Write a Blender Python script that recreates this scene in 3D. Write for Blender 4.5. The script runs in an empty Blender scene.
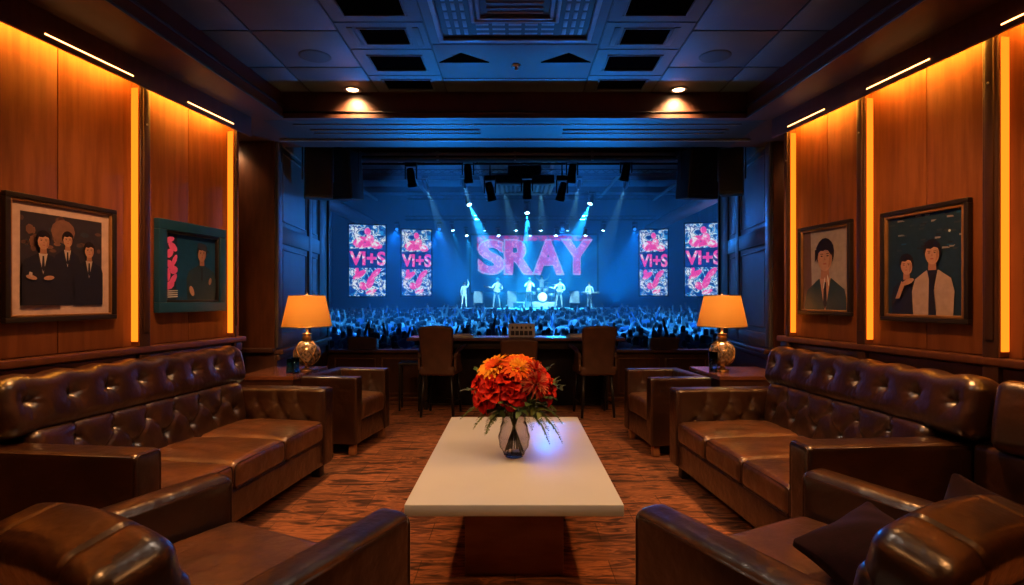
import bpy, math, random
from mathutils import Vector, Matrix, Euler
R = math.radians
rnd = random.Random(7)
SC = bpy.context.scene
COL = SC.collection
H = 1.4            # eye height
F = 560.0          # focal length in pixels of the 1024 px wide frame

# ------------------------------------------------------------------ materials
MATS = {}
def _new(name):
    m = bpy.data.materials.new(name); m.use_nodes = True
    nt = m.node_tree; nt.nodes.clear()
    out = nt.nodes.new('ShaderNodeOutputMaterial')
    MATS[name] = m
    return m, nt, out
def N(nt, typ, **kw):
    n = nt.nodes.new(typ)
    for k, v in kw.items():
        if k in n.inputs: n.inputs[k].default_value = v
        else: setattr(n, k, v)
    return n
def ramp(nt, stops, interp='LINEAR'):
    n = nt.nodes.new('ShaderNodeValToRGB'); n.color_ramp.interpolation = interp
    e = n.color_ramp.elements
    while len(e) < len(stops): e.new(0.5)
    for k, (p, c) in enumerate(stops):
        e[k].position = p; e[k].color = tuple(c) + (1,) if len(c) == 3 else c
    return n
def mat(name, col, rough=0.5, metal=0.0, col2=None, nscale=8.0, stretch=(1, 1, 1), bump=0.0, bscale=60.0,
        bdist=0.01, coat=0.0, spec=0.5, bump2=0.0, b2scale=6.0, trans=0.0, ior=1.45, detail=4.0, sheen=0.0):
    m, nt, out = _new(name)
    p = N(nt, 'ShaderNodeBsdfPrincipled')
    p.inputs['Base Color'].default_value = (*col, 1)
    p.inputs['Roughness'].default_value = rough
    p.inputs['Metallic'].default_value = metal
    p.inputs['Coat Weight'].default_value = coat
    p.inputs['Coat Roughness'].default_value = 0.22
    p.inputs['Specular IOR Level'].default_value = spec
    p.inputs['Transmission Weight'].default_value = trans
    p.inputs['IOR'].default_value = ior
    p.inputs['Sheen Weight'].default_value = sheen
    tc = N(nt, 'ShaderNodeTexCoord')
    mp = N(nt, 'ShaderNodeMapping'); mp.inputs['Scale'].default_value = stretch
    nt.links.new(tc.outputs['Object'], mp.inputs['Vector'])
    c2 = col2 or tuple(c * 0.8 for c in col)
    nz = N(nt, 'ShaderNodeTexNoise'); nz.inputs['Scale'].default_value = nscale; nz.inputs['Detail'].default_value = detail
    nt.links.new(mp.outputs[0], nz.inputs['Vector'])
    rp = ramp(nt, [(0.35, c2), (0.65, col)])
    nt.links.new(nz.outputs['Fac'], rp.inputs['Fac'])
    nt.links.new(rp.outputs['Color'], p.inputs['Base Color'])
    last = None
    for st, sc_, di in ((bump, bscale, bdist), (bump2, b2scale, 0.03)):
        if st:
            n2 = N(nt, 'ShaderNodeTexNoise'); n2.inputs['Scale'].default_value = sc_; n2.inputs['Detail'].default_value = 3
            nt.links.new(tc.outputs['Object'], n2.inputs['Vector'])
            b = N(nt, 'ShaderNodeBump'); b.inputs['Strength'].default_value = st; b.inputs['Distance'].default_value = di
            nt.links.new(n2.outputs['Fac'], b.inputs['Height'])
            if last: nt.links.new(last.outputs[0], b.inputs['Normal'])
            last = b
    if last: nt.links.new(last.outputs[0], p.inputs['Normal'])
    nt.links.new(p.outputs[0], out.inputs['Surface'])
    return m
def emit(name, col, strength):
    m, nt, out = _new(name)
    e = N(nt, 'ShaderNodeEmission'); e.inputs['Color'].default_value = (*col, 1); e.inputs['Strength'].default_value = strength
    nt.links.new(e.outputs[0], out.inputs['Surface'])
    return m

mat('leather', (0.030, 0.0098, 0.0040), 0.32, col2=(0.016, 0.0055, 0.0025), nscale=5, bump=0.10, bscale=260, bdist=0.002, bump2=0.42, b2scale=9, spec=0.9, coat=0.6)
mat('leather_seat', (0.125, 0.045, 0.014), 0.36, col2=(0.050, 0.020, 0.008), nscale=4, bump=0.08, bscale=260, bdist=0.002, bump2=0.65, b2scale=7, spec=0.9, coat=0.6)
mat('leather_button', (0.035, 0.016, 0.009), 0.35)
mat('piping', (0.05, 0.022, 0.012), 0.32)
mat('dark_leg', (0.020, 0.011, 0.008), 0.4)
mat('wood_wall', (0.185, 0.062, 0.022), 0.58, spec=0.25, col2=(0.130, 0.040, 0.014), nscale=7, stretch=(3, 3, 0.28), bump=0.05, bscale=90, bdist=0.002, detail=8)
mat('wood_dark', (0.050, 0.019, 0.012), 0.38, col2=(0.033, 0.013, 0.009), nscale=8, stretch=(3, 3, 0.5), bump=0.04, bscale=80, bdist=0.002)
mat('wood_trim', (0.095, 0.032, 0.014), 0.38, col2=(0.065, 0.022, 0.010), nscale=8, stretch=(3, 3, 0.5))
mat('wood_soffit', (0.060, 0.024, 0.015), 0.5, col2=(0.048, 0.019, 0.012), nscale=5, stretch=(2, 0.5, 1))
mat('wood_table', (0.150, 0.052, 0.026), 0.22, col2=(0.10, 0.035, 0.018), nscale=9, stretch=(0.6, 4, 1), coat=0.5)
mat('portal', (0.100, 0.085, 0.080), 0.42, col2=(0.085, 0.070, 0.066), nscale=5)
mat('portal_dark', (0.06, 0.035, 0.03), 0.4)
mat('ceiling_tile', (0.040, 0.052, 0.065), 0.55, col2=(0.034, 0.044, 0.056), nscale=6, bump=0.05, bscale=200, bdist=0.002)
mat('ceiling_grid', (0.030, 0.031, 0.036), 0.4)
mat('black', (0.007, 0.007, 0.008), 0.55)
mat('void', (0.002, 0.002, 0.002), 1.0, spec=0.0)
mat('black_metal', (0.012, 0.012, 0.014), 0.35, metal=0.3)
mat('grey_metal', (0.30, 0.31, 0.33), 0.35, metal=0.7)
mat('vent', (0.17, 0.18, 0.20), 0.4, metal=0.3)
mat('stone_top', (0.56, 0.62, 0.64), 0.32, col2=(0.53, 0.59, 0.61), nscale=3, coat=0.0)
mat('stone_edge', (0.40, 0.32, 0.27), 0.3)
mat('pedestal', (0.30, 0.13, 0.05), 0.4, col2=(0.22, 0.09, 0.035), nscale=5, stretch=(1, 1, 3))
mat('desk_top', (0.10, 0.05, 0.055), 0.2, coat=0.6)
mat('desk_body', (0.012, 0.010, 0.011), 0.45)
mat('chair_hide', (0.095, 0.047, 0.028), 0.5, col2=(0.07, 0.036, 0.022), nscale=9, bump=0.1, bscale=150, bdist=0.002)
mat('shade_in', (0.9, 0.6, 0.25), 0.8)
mat('brass', (0.55, 0.34, 0.14), 0.28, metal=0.9)
mat('lamp_body', (0.05, 0.035, 0.035), 0.12, metal=0.5, col2=(0.55, 0.42, 0.34), nscale=38)
mat('frame_black', (0.018, 0.014, 0.016), 0.3)
mat('frame_gold', (0.32, 0.17, 0.07), 0.35, metal=0.5)
mat('frame_blue', (0.012, 0.065, 0.15), 0.35)
mat('burgundy', (0.018, 0.0042, 0.0075), 0.9, sheen=0.03, spec=0.2, col2=(0.012, 0.003, 0.005), nscale=30, bump=0.2, bscale=120, bdist=0.003)
mat('paper', (0.75, 0.74, 0.70), 0.6)
mat('ink', (0.04, 0.04, 0.06), 0.6)
# prints: each is the colour of the printed picture
PR = dict(mount=(0.46, 0.35, 0.35), night=(0.030, 0.026, 0.040), backdrop=(0.16, 0.085, 0.07), suit=(0.016, 0.016, 0.028), skin=(0.38, 0.22, 0.165),
          hair=(0.014, 0.010, 0.012), shirt=(0.40, 0.35, 0.36), grey=(0.27, 0.24, 0.26), navy=(0.010, 0.060, 0.16), pink=(0.75, 0.13, 0.45),
          pale=(0.55, 0.62, 0.68), teal=(0.012, 0.030, 0.060), coat=(0.33, 0.25, 0.24), lips=(0.32, 0.09, 0.08), blur=(0.10, 0.055, 0.05),
          jacket=(0.022, 0.045, 0.065), cyan=(0.012, 0.13, 0.30), dusk=(0.03, 0.04, 0.065), shade=(0.30, 0.15, 0.11))
for k, c in PR.items(): mat('print_' + k, c, 0.28, col2=tuple(x * 0.85 for x in c), nscale=25, coat=0.6)
# bouquet
mat('petal_red', (0.55, 0.012, 0.006), 0.6, spec=0.2, col2=(0.40, 0.008, 0.005), nscale=20)
mat('petal_scarlet', (0.72, 0.035, 0.008), 0.6, spec=0.2, col2=(0.58, 0.018, 0.006), nscale=20)
mat('petal_orange', (0.85, 0.16, 0.010), 0.6, spec=0.2, col2=(0.80, 0.08, 0.008), nscale=20)
mat('petal_yellow', (0.90, 0.42, 0.02), 0.6, spec=0.2, col2=(0.88, 0.28, 0.015), nscale=20)
mat('petal_coral', (0.75, 0.24, 0.10), 0.6, spec=0.2, col2=(0.50, 0.05, 0.03), nscale=30)
mat('pollen', (0.5, 0.2, 0.03), 0.8)
mat('leaf', (0.13, 0.20, 0.045), 0.45, col2=(0.07, 0.12, 0.03), nscale=15)
mat('leaf_dark', (0.06, 0.11, 0.035), 0.45)
mat('stem', (0.10, 0.10, 0.04), 0.5)
# arena
mat('arena_wall', (0.05, 0.06, 0.09), 0.8)
mat('arena_floor', (0.03, 0.03, 0.04), 0.6)
mat('stage_deck', (0.30, 0.33, 0.36), 0.35)
mat('skin_tone', (0.42, 0.26, 0.19), 0.6)
mat('hair_dark', (0.02, 0.016, 0.015), 0.55)
for n_, c_ in dict(cloth_white=(0.75, 0.75, 0.75), cloth_grey=(0.25, 0.26, 0.28), cloth_black=(0.03, 0.03, 0.035), cloth_blue=(0.12, 0.2, 0.35),
                   cloth_tan=(0.4, 0.33, 0.26)).items(): mat(n_, c_, 0.8)
mat('guitar_wood', (0.6, 0.5, 0.4), 0.25)
emit('led_warm', (1.0, 0.34, 0.028), 200.0)
emit('led_warm_side', (1.0, 0.19, 0.009), 2.1)
mat('channel', (0.42, 0.20, 0.06), 0.6)
emit('led_slot', (1.0, 0.42, 0.12), 9.0)
emit('bulb', (1.0, 0.62, 0.32), 14.0)
emit('lens_cyan', (0.35, 0.80, 1.0), 30.0)
emit('lens_blue', (0.25, 0.65, 1.0), 8.0)

def glass(name, col, rough=0.02, ior=1.45):
    m, nt, out = _new(name)
    g = N(nt, 'ShaderNodeBsdfGlass'); g.inputs['Color'].default_value = (*col, 1); g.inputs['Roughness'].default_value = rough; g.inputs['IOR'].default_value = ior
    nt.links.new(g.outputs[0], out.inputs['Surface']); return m
glass('glass_vase', (0.93, 0.90, 0.92), 0.02)
glass('glass_blue', (0.35, 0.72, 0.90), 0.03)
glass('glass_clear', (0.85, 0.93, 0.97), 0.02)

def shade_mat():
    m, nt, out = _new('lamp_shade')
    d = N(nt, 'ShaderNodeBsdfDiffuse'); d.inputs['Color'].default_value = (0.90, 0.62, 0.22, 1)
    t = N(nt, 'ShaderNodeBsdfTranslucent'); t.inputs['Color'].default_value = (1.0, 0.60, 0.08, 1)
    mx = N(nt, 'ShaderNodeMixShader'); mx.inputs[0].default_value = 0.6
    nt.links.new(d.outputs[0], mx.inputs[1]); nt.links.new(t.outputs[0], mx.inputs[2]); nt.links.new(mx.outputs[0], out.inputs['Surface'])
shade_mat()

def carpet_mat():
    m, nt, out = _new('carpet')
    p = N(nt, 'ShaderNodeBsdfPrincipled'); p.inputs['Roughness'].default_value = 0.85; p.inputs['Specular IOR Level'].default_value = 0.25
    tc = N(nt, 'ShaderNodeTexCoord')
    mp = N(nt, 'ShaderNodeMapping'); mp.inputs['Scale'].default_value = (1.1, 5.0, 1)
    nt.links.new(tc.outputs['Object'], mp.inputs[0])
    n1 = N(nt, 'ShaderNodeTexNoise'); n1.inputs['Scale'].default_value = 2.6; n1.inputs['Detail'].default_value = 6; n1.inputs['Distortion'].default_value = 1.6
    nt.links.new(mp.outputs[0], n1.inputs['Vector'])
    r1 = ramp(nt, [(0.36, (0.045, 0.018, 0.012)), (0.47, (0.17, 0.065, 0.030)), (0.53, (0.36, 0.14, 0.058)), (0.60, (0.16, 0.06, 0.030)), (0.72, (0.38, 0.16, 0.07))])
    nt.links.new(n1.outputs['Fac'], r1.inputs[0])
    # carpet tiles, laid in plank-like blocks of slightly different tone
    br = N(nt, 'ShaderNodeTexBrick'); br.inputs['Scale'].default_value = 1.0
    br.inputs['Color1'].default_value = (1, 1, 1, 1); br.inputs['Color2'].default_value = (0.68, 0.68, 0.70, 1); br.inputs['Mortar'].default_value = (0.4, 0.4, 0.4, 1)
    br.inputs['Mortar Size'].default_value = 0.003; br.inputs['Brick Width'].default_value = 0.5; br.inputs['Row Height'].default_value = 0.25
    nt.links.new(tc.outputs['Object'], br.inputs['Vector'])
    mx = N(nt, 'ShaderNodeMix', data_type='RGBA', blend_type='MULTIPLY'); mx.inputs[0].default_value = 1
    nt.links.new(r1.outputs[0], mx.inputs[6]); nt.links.new(br.outputs['Color'], mx.inputs[7])
    nt.links.new(mx.outputs[2], p.inputs['Base Color'])
    n2 = N(nt, 'ShaderNodeTexNoise'); n2.inputs['Scale'].default_value = 220; nt.links.new(tc.outputs['Object'], n2.inputs['Vector'])
    b = N(nt, 'ShaderNodeBump'); b.inputs['Strength'].default_value = 0.35; b.inputs['Distance'].default_value = 0.004
    nt.links.new(n2.outputs[0], b.inputs['Height']); nt.links.new(b.outputs[0], p.inputs['Normal'])
    nt.links.new(p.outputs[0], out.inputs['Surface'])
carpet_mat()

def screen_mat(name, stops, scale, strength, stretch=(1, 1, 1), seed=0.0, interp='CONSTANT', detail=3):
    m, nt, out = _new(name)
    tc = N(nt, 'ShaderNodeTexCoord'); mp = N(nt, 'ShaderNodeMapping'); mp.inputs['Scale'].default_value = stretch; mp.inputs['Location'].default_value = (seed, seed * 2, seed)
    nt.links.new(tc.outputs['Object'], mp.inputs[0])
    n1 = N(nt, 'ShaderNodeTexNoise'); n1.inputs['Scale'].default_value = scale; n1.inputs['Detail'].default_value = detail; n1.inputs['Distortion'].default_value = 0.8
    nt.links.new(mp.outputs[0], n1.inputs[0])
    r1 = ramp(nt, stops, interp); nt.links.new(n1.outputs['Fac'], r1.inputs[0])
    e = N(nt, 'ShaderNodeEmission'); e.inputs['Strength'].default_value = strength
    nt.links.new(r1.outputs[0], e.inputs['Color']); nt.links.new(e.outputs[0], out.inputs['Surface'])
screen_mat('led_collage', [(0.0, (0.005, 0.05, 0.30)), (0.44, (0.02, 0.30, 0.75)), (0.485, (0.75, 0.95, 1.0)), (0.53, (0.01, 0.08, 0.40)), (0.60, (0.8, 0.9, 1.0))], 2.6, 0.9, detail=5)
screen_mat('led_collage_pink', [(0.0, (0.9, 0.06, 0.42)), (0.52, (1.0, 0.25, 0.6)), (0.60, (0.9, 0.9, 1.0))], 3.0, 0.9, detail=4)
screen_mat('led_navy', [(0.0, (0.004, 0.03, 0.22)), (0.5, (0.006, 0.05, 0.33))], 2.0, 0.8)
screen_mat('led_letters', [(0.30, (0.16, 0.10, 0.75)), (0.44, (0.60, 0.10, 0.62)), (0.52, (0.30, 0.13, 0.80)), (0.60, (0.75, 0.30, 0.85))], 4.0, 0.9, detail=6, interp='LINEAR')
screen_mat('led_wall', [(0.0, (0.0, 0.03, 0.22)), (0.45, (0.0, 0.09, 0.45)), (0.7, (0.004, 0.20, 0.65))], 0.5, 0.6, interp='LINEAR')
screen_mat('led_outline', [(0.0, (0.25, 0.45, 1.0)), (0.5, (0.60, 0.40, 1.0))], 5.0, 0.9)
screen_mat('led_pinkband', [(0.0, (0.45, 0.03, 0.35)), (0.48, (0.02, 0.08, 0.45)), (0.56, (0.55, 0.08, 0.5)), (0.64, (0.01, 0.1, 0.5))], 3.0, 0.8, detail=5)

# ------------------------------------------------------------------ mesh builder
class MB:
    def __init__(s): s.v = []; s.f = []; s.m = []; s.s = []
    def add(s, vs, fs, mi=0, smooth=False, M=None):
        o = len(s.v)
        s.v += [tuple(M @ Vector(p)) if M is not None else tuple(p) for p in vs]
        for f in fs: s.f.append(tuple(i + o for i in f)); s.m.append(mi); s.s.append(smooth)
        return s
    def box(s, c, d, mi=0, rot=None, M=None):
        x, y, z = (k / 2 for k in d)
        vs = [Vector((a * x, b * y, e * z)) for a in (-1, 1) for b in (-1, 1) for e in (-1, 1)]
        if rot: E = Euler(rot).to_matrix(); vs = [E @ v for v in vs]
        vs = [v + Vector(c) for v in vs]
        return s.add(vs, [(0, 1, 3, 2), (4, 6, 7, 5), (0, 4, 5, 1), (2, 3, 7, 6), (0, 2, 6, 4), (1, 5, 7, 3)], mi, False, M)
    def rbox(s, c, d, r=0.01, div=(1, 1, 1), k=2, disp=None, mi=0, rot=None, M=None):
        r = min(r, min(d) / 2 - 1e-5)
        def coords(h, n):
            a = [-h + r * j / k for j in range(k)]
            inner = [-(h - r) + 2 * (h - r) * j / n for j in range(n + 1)]
            return a + inner + [-q for q in reversed(a)]
        hx, hy, hz = (q / 2 for q in d)
        cs = [coords(hx, div[0]), coords(hy, div[1]), coords(hz, div[2])]
        hs = (hx, hy, hz); idx = {}; vs = []; fs = []
        E = Euler(rot).to_matrix() if rot else None
        C = Vector(c)
        def vid(i, j, l):
            key = (i, j, l)
            if key not in idx:
                p = Vector((cs[0][i], cs[1][j], cs[2][l]))
                q = Vector([max(-(hs[a] - r), min(hs[a] - r, p[a])) for a in range(3)])
                dd = p - q
                n = dd.normalized() if dd.length > 1e-9 else Vector((0, 0, 1))
                p2 = q + n * r
                if disp: p2 = disp(p2, n)
                if E: p2 = E @ p2
                idx[key] = len(vs); vs.append(p2 + C)
            return idx[key]
        L = [len(q) for q in cs]
        for ax in range(3):
            b, e = (ax + 1) % 3, (ax + 2) % 3
            for side in (0, L[ax] - 1):
                for i in range(L[b] - 1):
                    for j in range(L[e] - 1):
                        q = []
                        for (di, dj) in ((0, 0), (1, 0), (1, 1), (0, 1)):
                            t = [0, 0, 0]; t[ax] = side; t[b] = i + di; t[e] = j + dj
                            q.append(vid(*t))
                        if side == 0: q.reverse()
                        fs.append(tuple(q))
        return s.add(vs, fs, mi, True, M)
    def tube(s, pts, rad, n=8, mi=0, cap=True, smooth=True, M=None, closed=False):
        pts = [Vector(p) for p in pts]; m = len(pts)
        rs = rad if isinstance(rad, (list, tuple)) else [rad] * m
        vs = []; fs = []
        prev = None
        for i, p in enumerate(pts):
            if closed: t = pts[(i + 1) % m] - pts[i - 1]
            else: t = pts[min(i + 1, m - 1)] - pts[max(i - 1, 0)]
            t = t.normalized() if t.length > 1e-9 else Vector((0, 0, 1))
            if prev is None:
                a = Vector((0, 0, 1)) if abs(t.z) < 0.9 else Vector((1, 0, 0))
                u = t.cross(a).normalized()
            else:
                u = (prev - t * prev.dot(t))
                u = u.normalized() if u.length > 1e-6 else t.orthogonal().normalized()
            prev = u; w = t.cross(u)
            for k in range(n):
                an = 2 * math.pi * k / n
                vs.append(p + (u * math.cos(an) + w * math.sin(an)) * rs[i])
        for i in range(m if closed else m - 1):
            i2 = (i + 1) % m
            for k in range(n):
                fs.append((i * n + k, i * n + (k + 1) % n, i2 * n + (k + 1) % n, i2 * n + k))
        if cap and not closed:
            fs.append(tuple(range(n - 1, -1, -1))); fs.append(tuple((m - 1) * n + k for k in range(n)))
        return s.add(vs, fs, mi, smooth, M)
    def lathe(s, prof, n=24, c=(0, 0, 0), mi=0, smooth=True, M=None):
        vs = []; fs = []
        for (r, z) in prof:
            for k in range(n):
                a = 2 * math.pi * k / n
                vs.append((c[0] + r * math.cos(a), c[1] + r * math.sin(a), c[2] + z))
        for i in range(len(prof) - 1):
            for k in range(n):
                fs.append((i * n + k, i * n + (k + 1) % n, (i + 1) * n + (k + 1) % n, (i + 1) * n + k))
        return s.add(vs, fs, mi, smooth, M)
    def ell(s, c, r, nu=12, nv=8, mi=0, M=None, rot=None):
        E = Euler(rot).to_matrix() if rot else Matrix.Identity(3)
        vs = [Vector(c) + E @ Vector((0, 0, r[2]))]; fs = []
        for i in range(1, nv):
            t = math.pi * i / nv
            for k in range(nu):
                a = 2 * math.pi * k / nu
                vs.append(Vector(c) + E @ Vector((r[0] * math.sin(t) * math.cos(a), r[1] * math.sin(t) * math.sin(a), r[2] * math.cos(t))))
        vs.append(Vector(c) + E @ Vector((0, 0, -r[2])))
        for k in range(nu): fs.append((0, 1 + k, 1 + (k + 1) % nu))
        for i in range(nv - 2):
            for k in range(nu):
                a = 1 + i * nu; fs.append((a + k, a + nu + k, a + nu + (k + 1) % nu, a + (k + 1) % nu))
        l = len(vs) - 1; a = 1 + (nv - 2) * nu
        for k in range(nu): fs.append((l, a + (k + 1) % nu, a + k))
        return s.add(vs, fs, mi, True, M)
    def prism(s, outline, z0, z1, mi=0, M=None, smooth=False):
        n = len(outline)
        vs = [(x, y, z0) for x, y in outline] + [(x, y, z1) for x, y in outline]
        fs = [tuple(range(n - 1, -1, -1)), tuple(range(n, 2 * n))] + [(i, (i + 1) % n, n + (i + 1) % n, n + i) for i in range(n)]
        return s.add(vs, fs, mi, smooth, M)
    def build(s, name, mats, parent=None, M=None):
        me = bpy.data.meshes.new(name)
        me.from_pydata(s.v, [], s.f); me.validate(verbose=False)
        if isinstance(mats, str): mats = [mats]
        for m_ in mats: me.materials.append(MATS[m_])
        if len(me.polygons) == len(s.m):
            me.polygons.foreach_set('material_index', s.m); me.polygons.foreach_set('use_smooth', s.s)
        me.update()
        o = bpy.data.objects.new(name, me); COL.objects.link(o)
        if parent: o.parent = parent
        if M is not None: o.matrix_local = M
        return o

def tag(o, label=None, cat=None, group=None, kind=None):
    if label: o['label'] = label
    if cat: o['category'] = cat
    if group: o['group'] = group
    if kind: o['kind'] = kind
    return o
def empty(name, loc=(0, 0, 0), rz=0.0, label=None, cat=None, group=None):
    o = bpy.data.objects.new(name, None); COL.objects.link(o); o.location = loc; o.rotation_euler = (0, 0, rz); o.empty_display_size = 0.1
    return tag(o, label, cat, group)
def struct(name, mb, mats, parent=None):
    return tag(mb.build(name, mats, parent), kind='structure') if parent is None else mb.build(name, mats, parent)
def copy_tree(o, loc=None, rz=None, label=None, parent=None):
    c = o.copy(); COL.objects.link(c)
    if parent: c.parent = parent
    if loc is not None: c.location = loc
    if rz is not None: c.rotation_euler = (0, 0, rz)
    if label: c['label'] = label
    for ch in list(o.children):
        if ch.type == 'LIGHT':
            l = ch.copy(); COL.objects.link(l); l.parent = c
        else: copy_tree(ch, parent=c)
    return c
def light(kind, name, loc, energy, col, aim=None, parent=None, size=None, angle=60, blend=0.4, radius=0.05, sy=None):
    d = bpy.data.lights.new(name, kind); d.energy = energy; d.color = col
    if kind == 'SPOT': d.spot_size = R(angle); d.spot_blend = blend; d.shadow_soft_size = radius
    if kind == 'POINT': d.shadow_soft_size = radius
    o = bpy.data.objects.new(name, d); COL.objects.link(o); o.location = loc
    if aim is not None: o.rotation_euler = (Vector(aim) - Vector(loc)).to_track_quat('-Z', 'Y').to_euler()
    if parent: o.parent = parent
    return o

# ------------------------------------------------------------------ room geometry
SL = 0.152; SR = 0.157; W0 = 3.2
def XL(y): return -W0 + SL * y
def XR(y): return W0 - SR * y
YB = -1.6          # back wall behind the camera
ZS = 3.0           # soffit height
ZC = 3.22          # tray ceiling height
aL = math.atan(SL); aR = math.atan(SR)
# a frame on a wall: local x = along the wall (away from the camera), y = out of the wall into the room, z = up
def wallM(side, y, z=0.0, out=0.0):
    if side == 'L':
        ux = Vector((math.sin(aL), math.cos(aL), 0)); n = Vector((math.cos(aL), -math.sin(aL), 0)); p = Vector((XL(y), y, z))
    else:
        ux = Vector((-math.sin(aR), math.cos(aR), 0)); n = Vector((-math.cos(aR), -math.sin(aR), 0)); p = Vector((XR(y), y, z))
    p = p + n * out
    M = Matrix(((ux.x, n.x, 0, p.x), (ux.y, n.y, 0, p.y), (0, 0, 1, p.z), (0, 0, 0, 1)))
    return M

# floor
m = MB(); m.box((0, 3.1, -0.05), (7.4, 9.5, 0.1)); struct('floor', m, 'carpet')
# walls: solid boards in wall space
ncove = [0]; ntrim = [0]
def trim(mb, mats):
    ntrim[0] += 1
    return struct('trim_%d' % ntrim[0], mb, mats)
BAYS0 = {'L': [(-1.2, -0.19), (-0.11, 0.90), (0.98, 1.94), (2.02, 2.78), (2.88, 3.92), (4.01, 4.93)],
        'R': [(-1.2, -0.19), (-0.11, 0.90), (0.98, 1.94), (2.02, 2.30), (2.37, 3.16), (3.25, 4.12), (4.20, 4.98)]}
BAYS = {k: [(a * 0.975, b * 0.975) if b > 0 else (a, b) for a, b in v] for k, v in BAYS0.items()}
RAIL = 1.07; COVE = 2.835
for side, X, nm, al in (('L', XL, 'wall_left', aL), ('R', XR, 'wall_right', aR)):
    y0, y1 = YB, 4.96 if side == 'L' else 5.02
    ln = (y1 - y0) / math.cos(al)
    M = wallM(side, y0)
    sgn = 1
    m = MB()
    m.box((ln / 2, -0.075, 1.6), (ln, 0.15, 3.2), 0, M=M)
    # seams between the veneer sheets
    w = struct(nm, m, ['wood_wall', 'wood_dark'])
    # veneer panels: two sheets per bay, above the rail
    for (a, b) in BAYS[side]:
        mid = a + (b - a) * 0.48
        M2 = wallM(side, a)
        cs = 1 / math.cos(al)
        for (p, q) in ((a, mid - 0.003), (mid + 0.003, b - 0.075)):
            pm = MB(); pm.rbox((((p + q) / 2 - a) * cs, 0.006, (RAIL + ZS) / 2), ((q - p) * cs, 0.010, ZS - RAIL - 0.02), 0.002, k=1, M=M2)
            pm.build('veneer_panel', 'wood_wall', w)
        # vertical light strip in a channel at the far end of the bay
        vb = MB(); vb.box(((b - 0.009 - a) * cs, 0.034, (RAIL + COVE) / 2 + 0.02), (0.007, 0.046, COVE - RAIL - 0.04), 0, M=M2); trim(vb, 'led_warm_side')
        vc = MB(); vc.box(((b - 0.003 - a) * cs, 0.034, (RAIL + ZS) / 2), (0.005, 0.064, ZS - RAIL - 0.02), 0, M=M2); vc.box(((b - 0.038 - a) * cs, 0.004, (RAIL + ZS) / 2), (0.076, 0.007, ZS - RAIL - 0.02), 0, M=M2); trim(vc, 'wood_wall')
        # horizontal strip behind the valance at the top of the bay
        hb = MB(); hb.box(((a + b) / 2 * cs - a * cs, 0.078, COVE + 0.072), ((b - a) * cs * 0.94, 0.016, 0.012), 0, M=M2)
        trim(hb, 'led_warm')
        sb = MB(); sb.box((((a + b) / 2 + 0.10 - a) * cs, 0.1225, COVE + 0.035), ((b - a) * cs * 0.58, 0.004, 0.007), 0, M=M2)
        trim(sb, 'led_slot')
    # valance along the cove
    vm = MB(); vm.rbox((ln / 2, 0.110, (COVE + ZS) / 2 + 0.012), (ln, 0.022, ZS - COVE + 0.03), 0.003, k=1, M=M)
    trim(vm, 'wood_trim')
    # pilasters
    ends = [b for a, b in BAYS[side]]
    starts = [a for a, b in BAYS[side]][1:] + [BAYS[side][-1][1] + (0.03 if side == 'L' else 0.04)]
    for b, a2 in zip(ends, starts):
        M2 = wallM(side, b); cs = 1 / math.cos(al); wd = max((a2 - b) * cs, 0.03)
        pm = MB(); pm.rbox((wd / 2, 0.035, ZS / 2), (wd, 0.07, ZS), 0.006, k=1, M=M2)
        pm.rbox((wd / 2, 0.074, ZS / 2 + RAIL / 2), (wd * 0.55, 0.012, ZS - RAIL - 0.2), 0.004, k=1, M=M2)
        pm.ell((wd / 2, 0.083, 2.60), (0.007, 0.005, 0.007), 8, 5, 1, M=M2)
        trim(pm, ['wood_dark', 'grey_metal'])
    # chair rail and baseboard
    rm = MB(); rm.rbox((ln / 2, 0.035, RAIL - 0.02), (ln, 0.085, 0.05), 0.012, k=2, M=M); rm.rbox((ln / 2, 0.022, RAIL - 0.085), (ln, 0.03, 0.07), 0.008, k=1, M=M)
    trim(rm, 'wood_trim')
    lw = MB(); lw.box((ln / 2, 0.006, 0.5), (ln, 0.012, 0.95), 0, M=M); trim(lw, 'wood_dark')
    bm_ = MB(); bm_.rbox((ln / 2, 0.02, 0.06), (ln, 0.035, 0.12), 0.008, k=1, M=M); struct('baseboard_' + ('left' if side == 'L' else 'right'), bm_, 'wood_dark')
    # wall end (returns outward to the portal)
    e = MB()
    s_ = -1 if side == 'L' else 1
    xe = X(y1)
    e.box((xe + s_ * 0.45, y1 - 0.055, 1.6), (0.75, 0.10, 3.2)); trim(e, 'wood_dark')
# back wall behind the camera
m = MB(); m.box((0, YB - 0.06, 1.6), (7.4, 0.12, 3.3)); struct('wall_back', m, 'wood_dark')

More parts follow.
